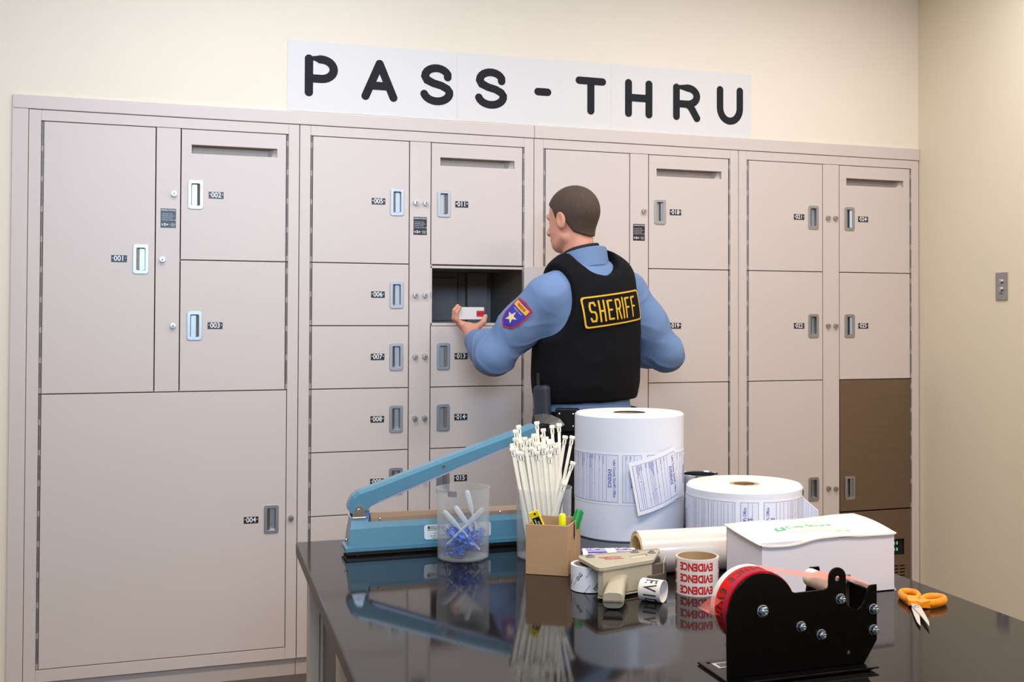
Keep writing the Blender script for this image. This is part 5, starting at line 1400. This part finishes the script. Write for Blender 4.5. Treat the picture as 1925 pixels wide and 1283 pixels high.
# shoulder patch on the left sleeve
ud = (ELL_ - SHL) / np.linalg.norm(ELL_ - SHL); pn = np.array([-.72, -.66, .22]); pn -= ud * (pn @ ud); pn /= np.linalg.norm(pn); px_ = np.cross(pn, -ud); 
pc2 = SHL + (ELL_ - SHL) * .40 + pn * .16
mb = MB()
def shield(k, z, mi, y1=.052, y0=-.060):
    L = [(-.040, y1), (0, y1 + .006), (.040, y1), (.0435, .02), (.041, -.018), (.028, -.043), (0, y0), (-.028, -.043), (-.041, -.018), (-.0435, .02)]
    n = 8; vs = []; fs = []
    L = dens(L, .008); L = [(x * k, y * k) for x, y in L]; m_ = len(L)
    for j in range(n + 1): vs += [(x * (1 - j / n), y * (1 - j / n), z) for x, y in L]
    for j in range(n):
        for i in range(m_): fs.append((j * m_ + i, j * m_ + (i + 1) % m_, (j + 1) * m_ + (i + 1) % m_, (j + 1) * m_ + i))
    mb.add(vs, fs, mi)
shield(1.0, .0040, 0); shield(.88, .0048, 1)
grid(mb, -.034, .034, .024, .044, .0056, 2, 10, 3)
mb.text('SHERIFF', .014, Matrix.Translation((0, .034, .0064)), 0, bold=.03, sx=.9)
st5 = [(((.024 if i % 2 == 0 else .0095)) * math.sin(i * PI / 5), (.024 if i % 2 == 0 else .0095) * math.cos(i * PI / 5) - .014) for i in range(10)]
mb.add([(0, -.014, .0058)] + [(x, y, .0058) for x, y in st5], [(0, i + 1, (i + 1) % 10 + 1) for i in range(10)], 3)
mb.text('LAKE COUNTY', .0065, Matrix.Translation((0, .016, .0058)), 3)
proj_mb(mb, shirtS, pc2, px_, -ud, -pn, None, infl=.010).build('shoulder_patch', [mat('patch_red', (176, 34, 52), .7), mat('patch_blue', (46, 42, 150), .7), M['gold'], mat('patch_star', (226, 198, 148), .7)], OFF)
# --- trousers, boots, belt and kit
S = SDF(); S.ell(Wp(0, 0, .965), (.186, .135, .10), AX, .03); legs(S, 1.12, .04)
S.fn(lambda P: P[..., 2] - 1.0, .004); S.fn(lambda P: .045 - P[..., 2], .004)
pos, Fq = S.mesh(.0080, infl=.010); pos = displace(pos, Fq, .005, 1 - np.abs(nsum(pos, 30, 2, 4)) * 2.2)
oobj('trousers', pos, Fq, mat('navy_trousers', (11, 12, 20), .8, bump=.1, bscale=600))
for an_ in (ANL, ANR):
    S = SDF(); a = an_.copy(); S.cap(a + F3 * -.035 + U3 * -.056, a + F3 * .15 + U3 * -.066, .040, .036, .03); S.cap(a, a + U3 * .05, .050, .052, .03)
    S.fn(lambda P: .0005 - P[..., 2], .002)
    pos, Fq = S.mesh(.0065); oobj('boot', pos, Fq, M['black'])
def bandobj(name, z0, z1, ra, rb, th, m):
    mb = MB(); n = 72; vs = []; fs = []
    for i in range(n):
        a = 2 * PI * i / n
        for k, z in ((0, z0), (th, z0), (th, z1), (0, z1)): vs.append(tuple(Wp((ra + k) * math.cos(a), (rb + k) * math.sin(a), z) + OI))
    for i in range(n):
        for k in range(4): fs.append((i * 4 + k, ((i + 1) % n) * 4 + k, ((i + 1) % n) * 4 + (k + 1) % 4, i * 4 + (k + 1) % 4))
    return mb.add(vs, fs).build(name, m, OFF)
M['leather'] = mat('black_leather', (10, 10, 13), .42, spec=.35, bump=.2, bscale=300)
bandobj('duty_belt', .955, 1.010, .198, .148, .006, M['leather'])
def kit(name, ang, r, z, sx, sy, sz, m, b=.006, tiltx=0.0, parts=()):
    a = math.radians(ang); c = Wp((.204 + r) * math.cos(a), (.154 + r) * math.sin(a), z) + OI; nrm = R3 * math.cos(a) + F3 * math.sin(a)
    T = Matrix.Translation(Vector(c)) @ Matrix.Rotation(math.atan2(nrm[1], nrm[0]) - PI / 2, 4, 'Z') @ Matrix.Rotation(tiltx, 4, 'Y')
    return MB().box(-sx / 2, sx / 2, -sy / 2, sy / 2, -sz / 2, sz / 2, b=b, mtx=T).build(name, m, OFF), T
k, T = kit('magazine_pouch', 222, .016, .985, .080, .034, .082, M['leather'])
for x in (-.024, .024):
    for z in (.022, -.020): MB().ball(tuple(T @ Vector((x, .0185, z))), .0035, 0, 10).build('snap', M['chrome'], k)
k, T = kit('radio', 196, .028, 1.010, .058, .038, .185, mat('radio_case', (46, 50, 66), .45), b=.012, tiltx=.05)
MB().cyl(tuple(T @ Vector((.014, 0, .088))), tuple(T @ Vector((.014, 0, .135))), .006, 12).build('aerial', M['black'], k)
k, T = kit('holster', 205, .045, .900, .060, .050, .130, M['leather'], b=.014)
mb = MB(); mb.tube([T @ Vector((x, .004, .075 + z)) for x, z in ((-.055, -.012), (-.04, .004), (-.015, .013), (.015, .016), (.045, .010))], 0, flat=(.016, .0035), upv=(0, 1, 0)); mb.build('holster_hood', mat('worn_grey_hood', (110, 108, 104), .35), k)
k, T = kit('cuff_case', 262, .016, .965, .085, .034, .080, M['leather'], b=.014)
k, T = kit('key_holder', 245, .018, .900, .050, .020, .060, M['leather'], b=.006)
mb = MB(); mb.tube([T @ Vector((.030 * math.cos(a), .014, -.02 + .034 * math.sin(a))) for a in [2 * PI * i / 28 for i in range(28)]], 0, flat=(.007, .0025), closed=True, upv=(0, 1, 0)); mb.build('handcuff', M['zinc'], k)
# --- the small white box in his hand: a thing of its own
hb = thing('evidence_carton', 'small white box with a red label held at the open compartment', 'box', tuple(WBX))
mb = MB().box(-.050, .050, -.024, .024, -.0235, .0235, b=.0015); mb.build('carton', M['paper'], hb)
mb = MB(); mb.box(.020, .0505, -.0246, -.0240, -.0125, .010); mb.box(.0500, .0506, -.0246, .018, -.0125, .010)
mb.text('EVIDENCE', .0056, wallm(.035, -.0249, -.0012), 1, bold=.03); mb.build('red_label', [M['ink_red'], mat('label_dark_print', (96, 14, 18), .5)], hb)
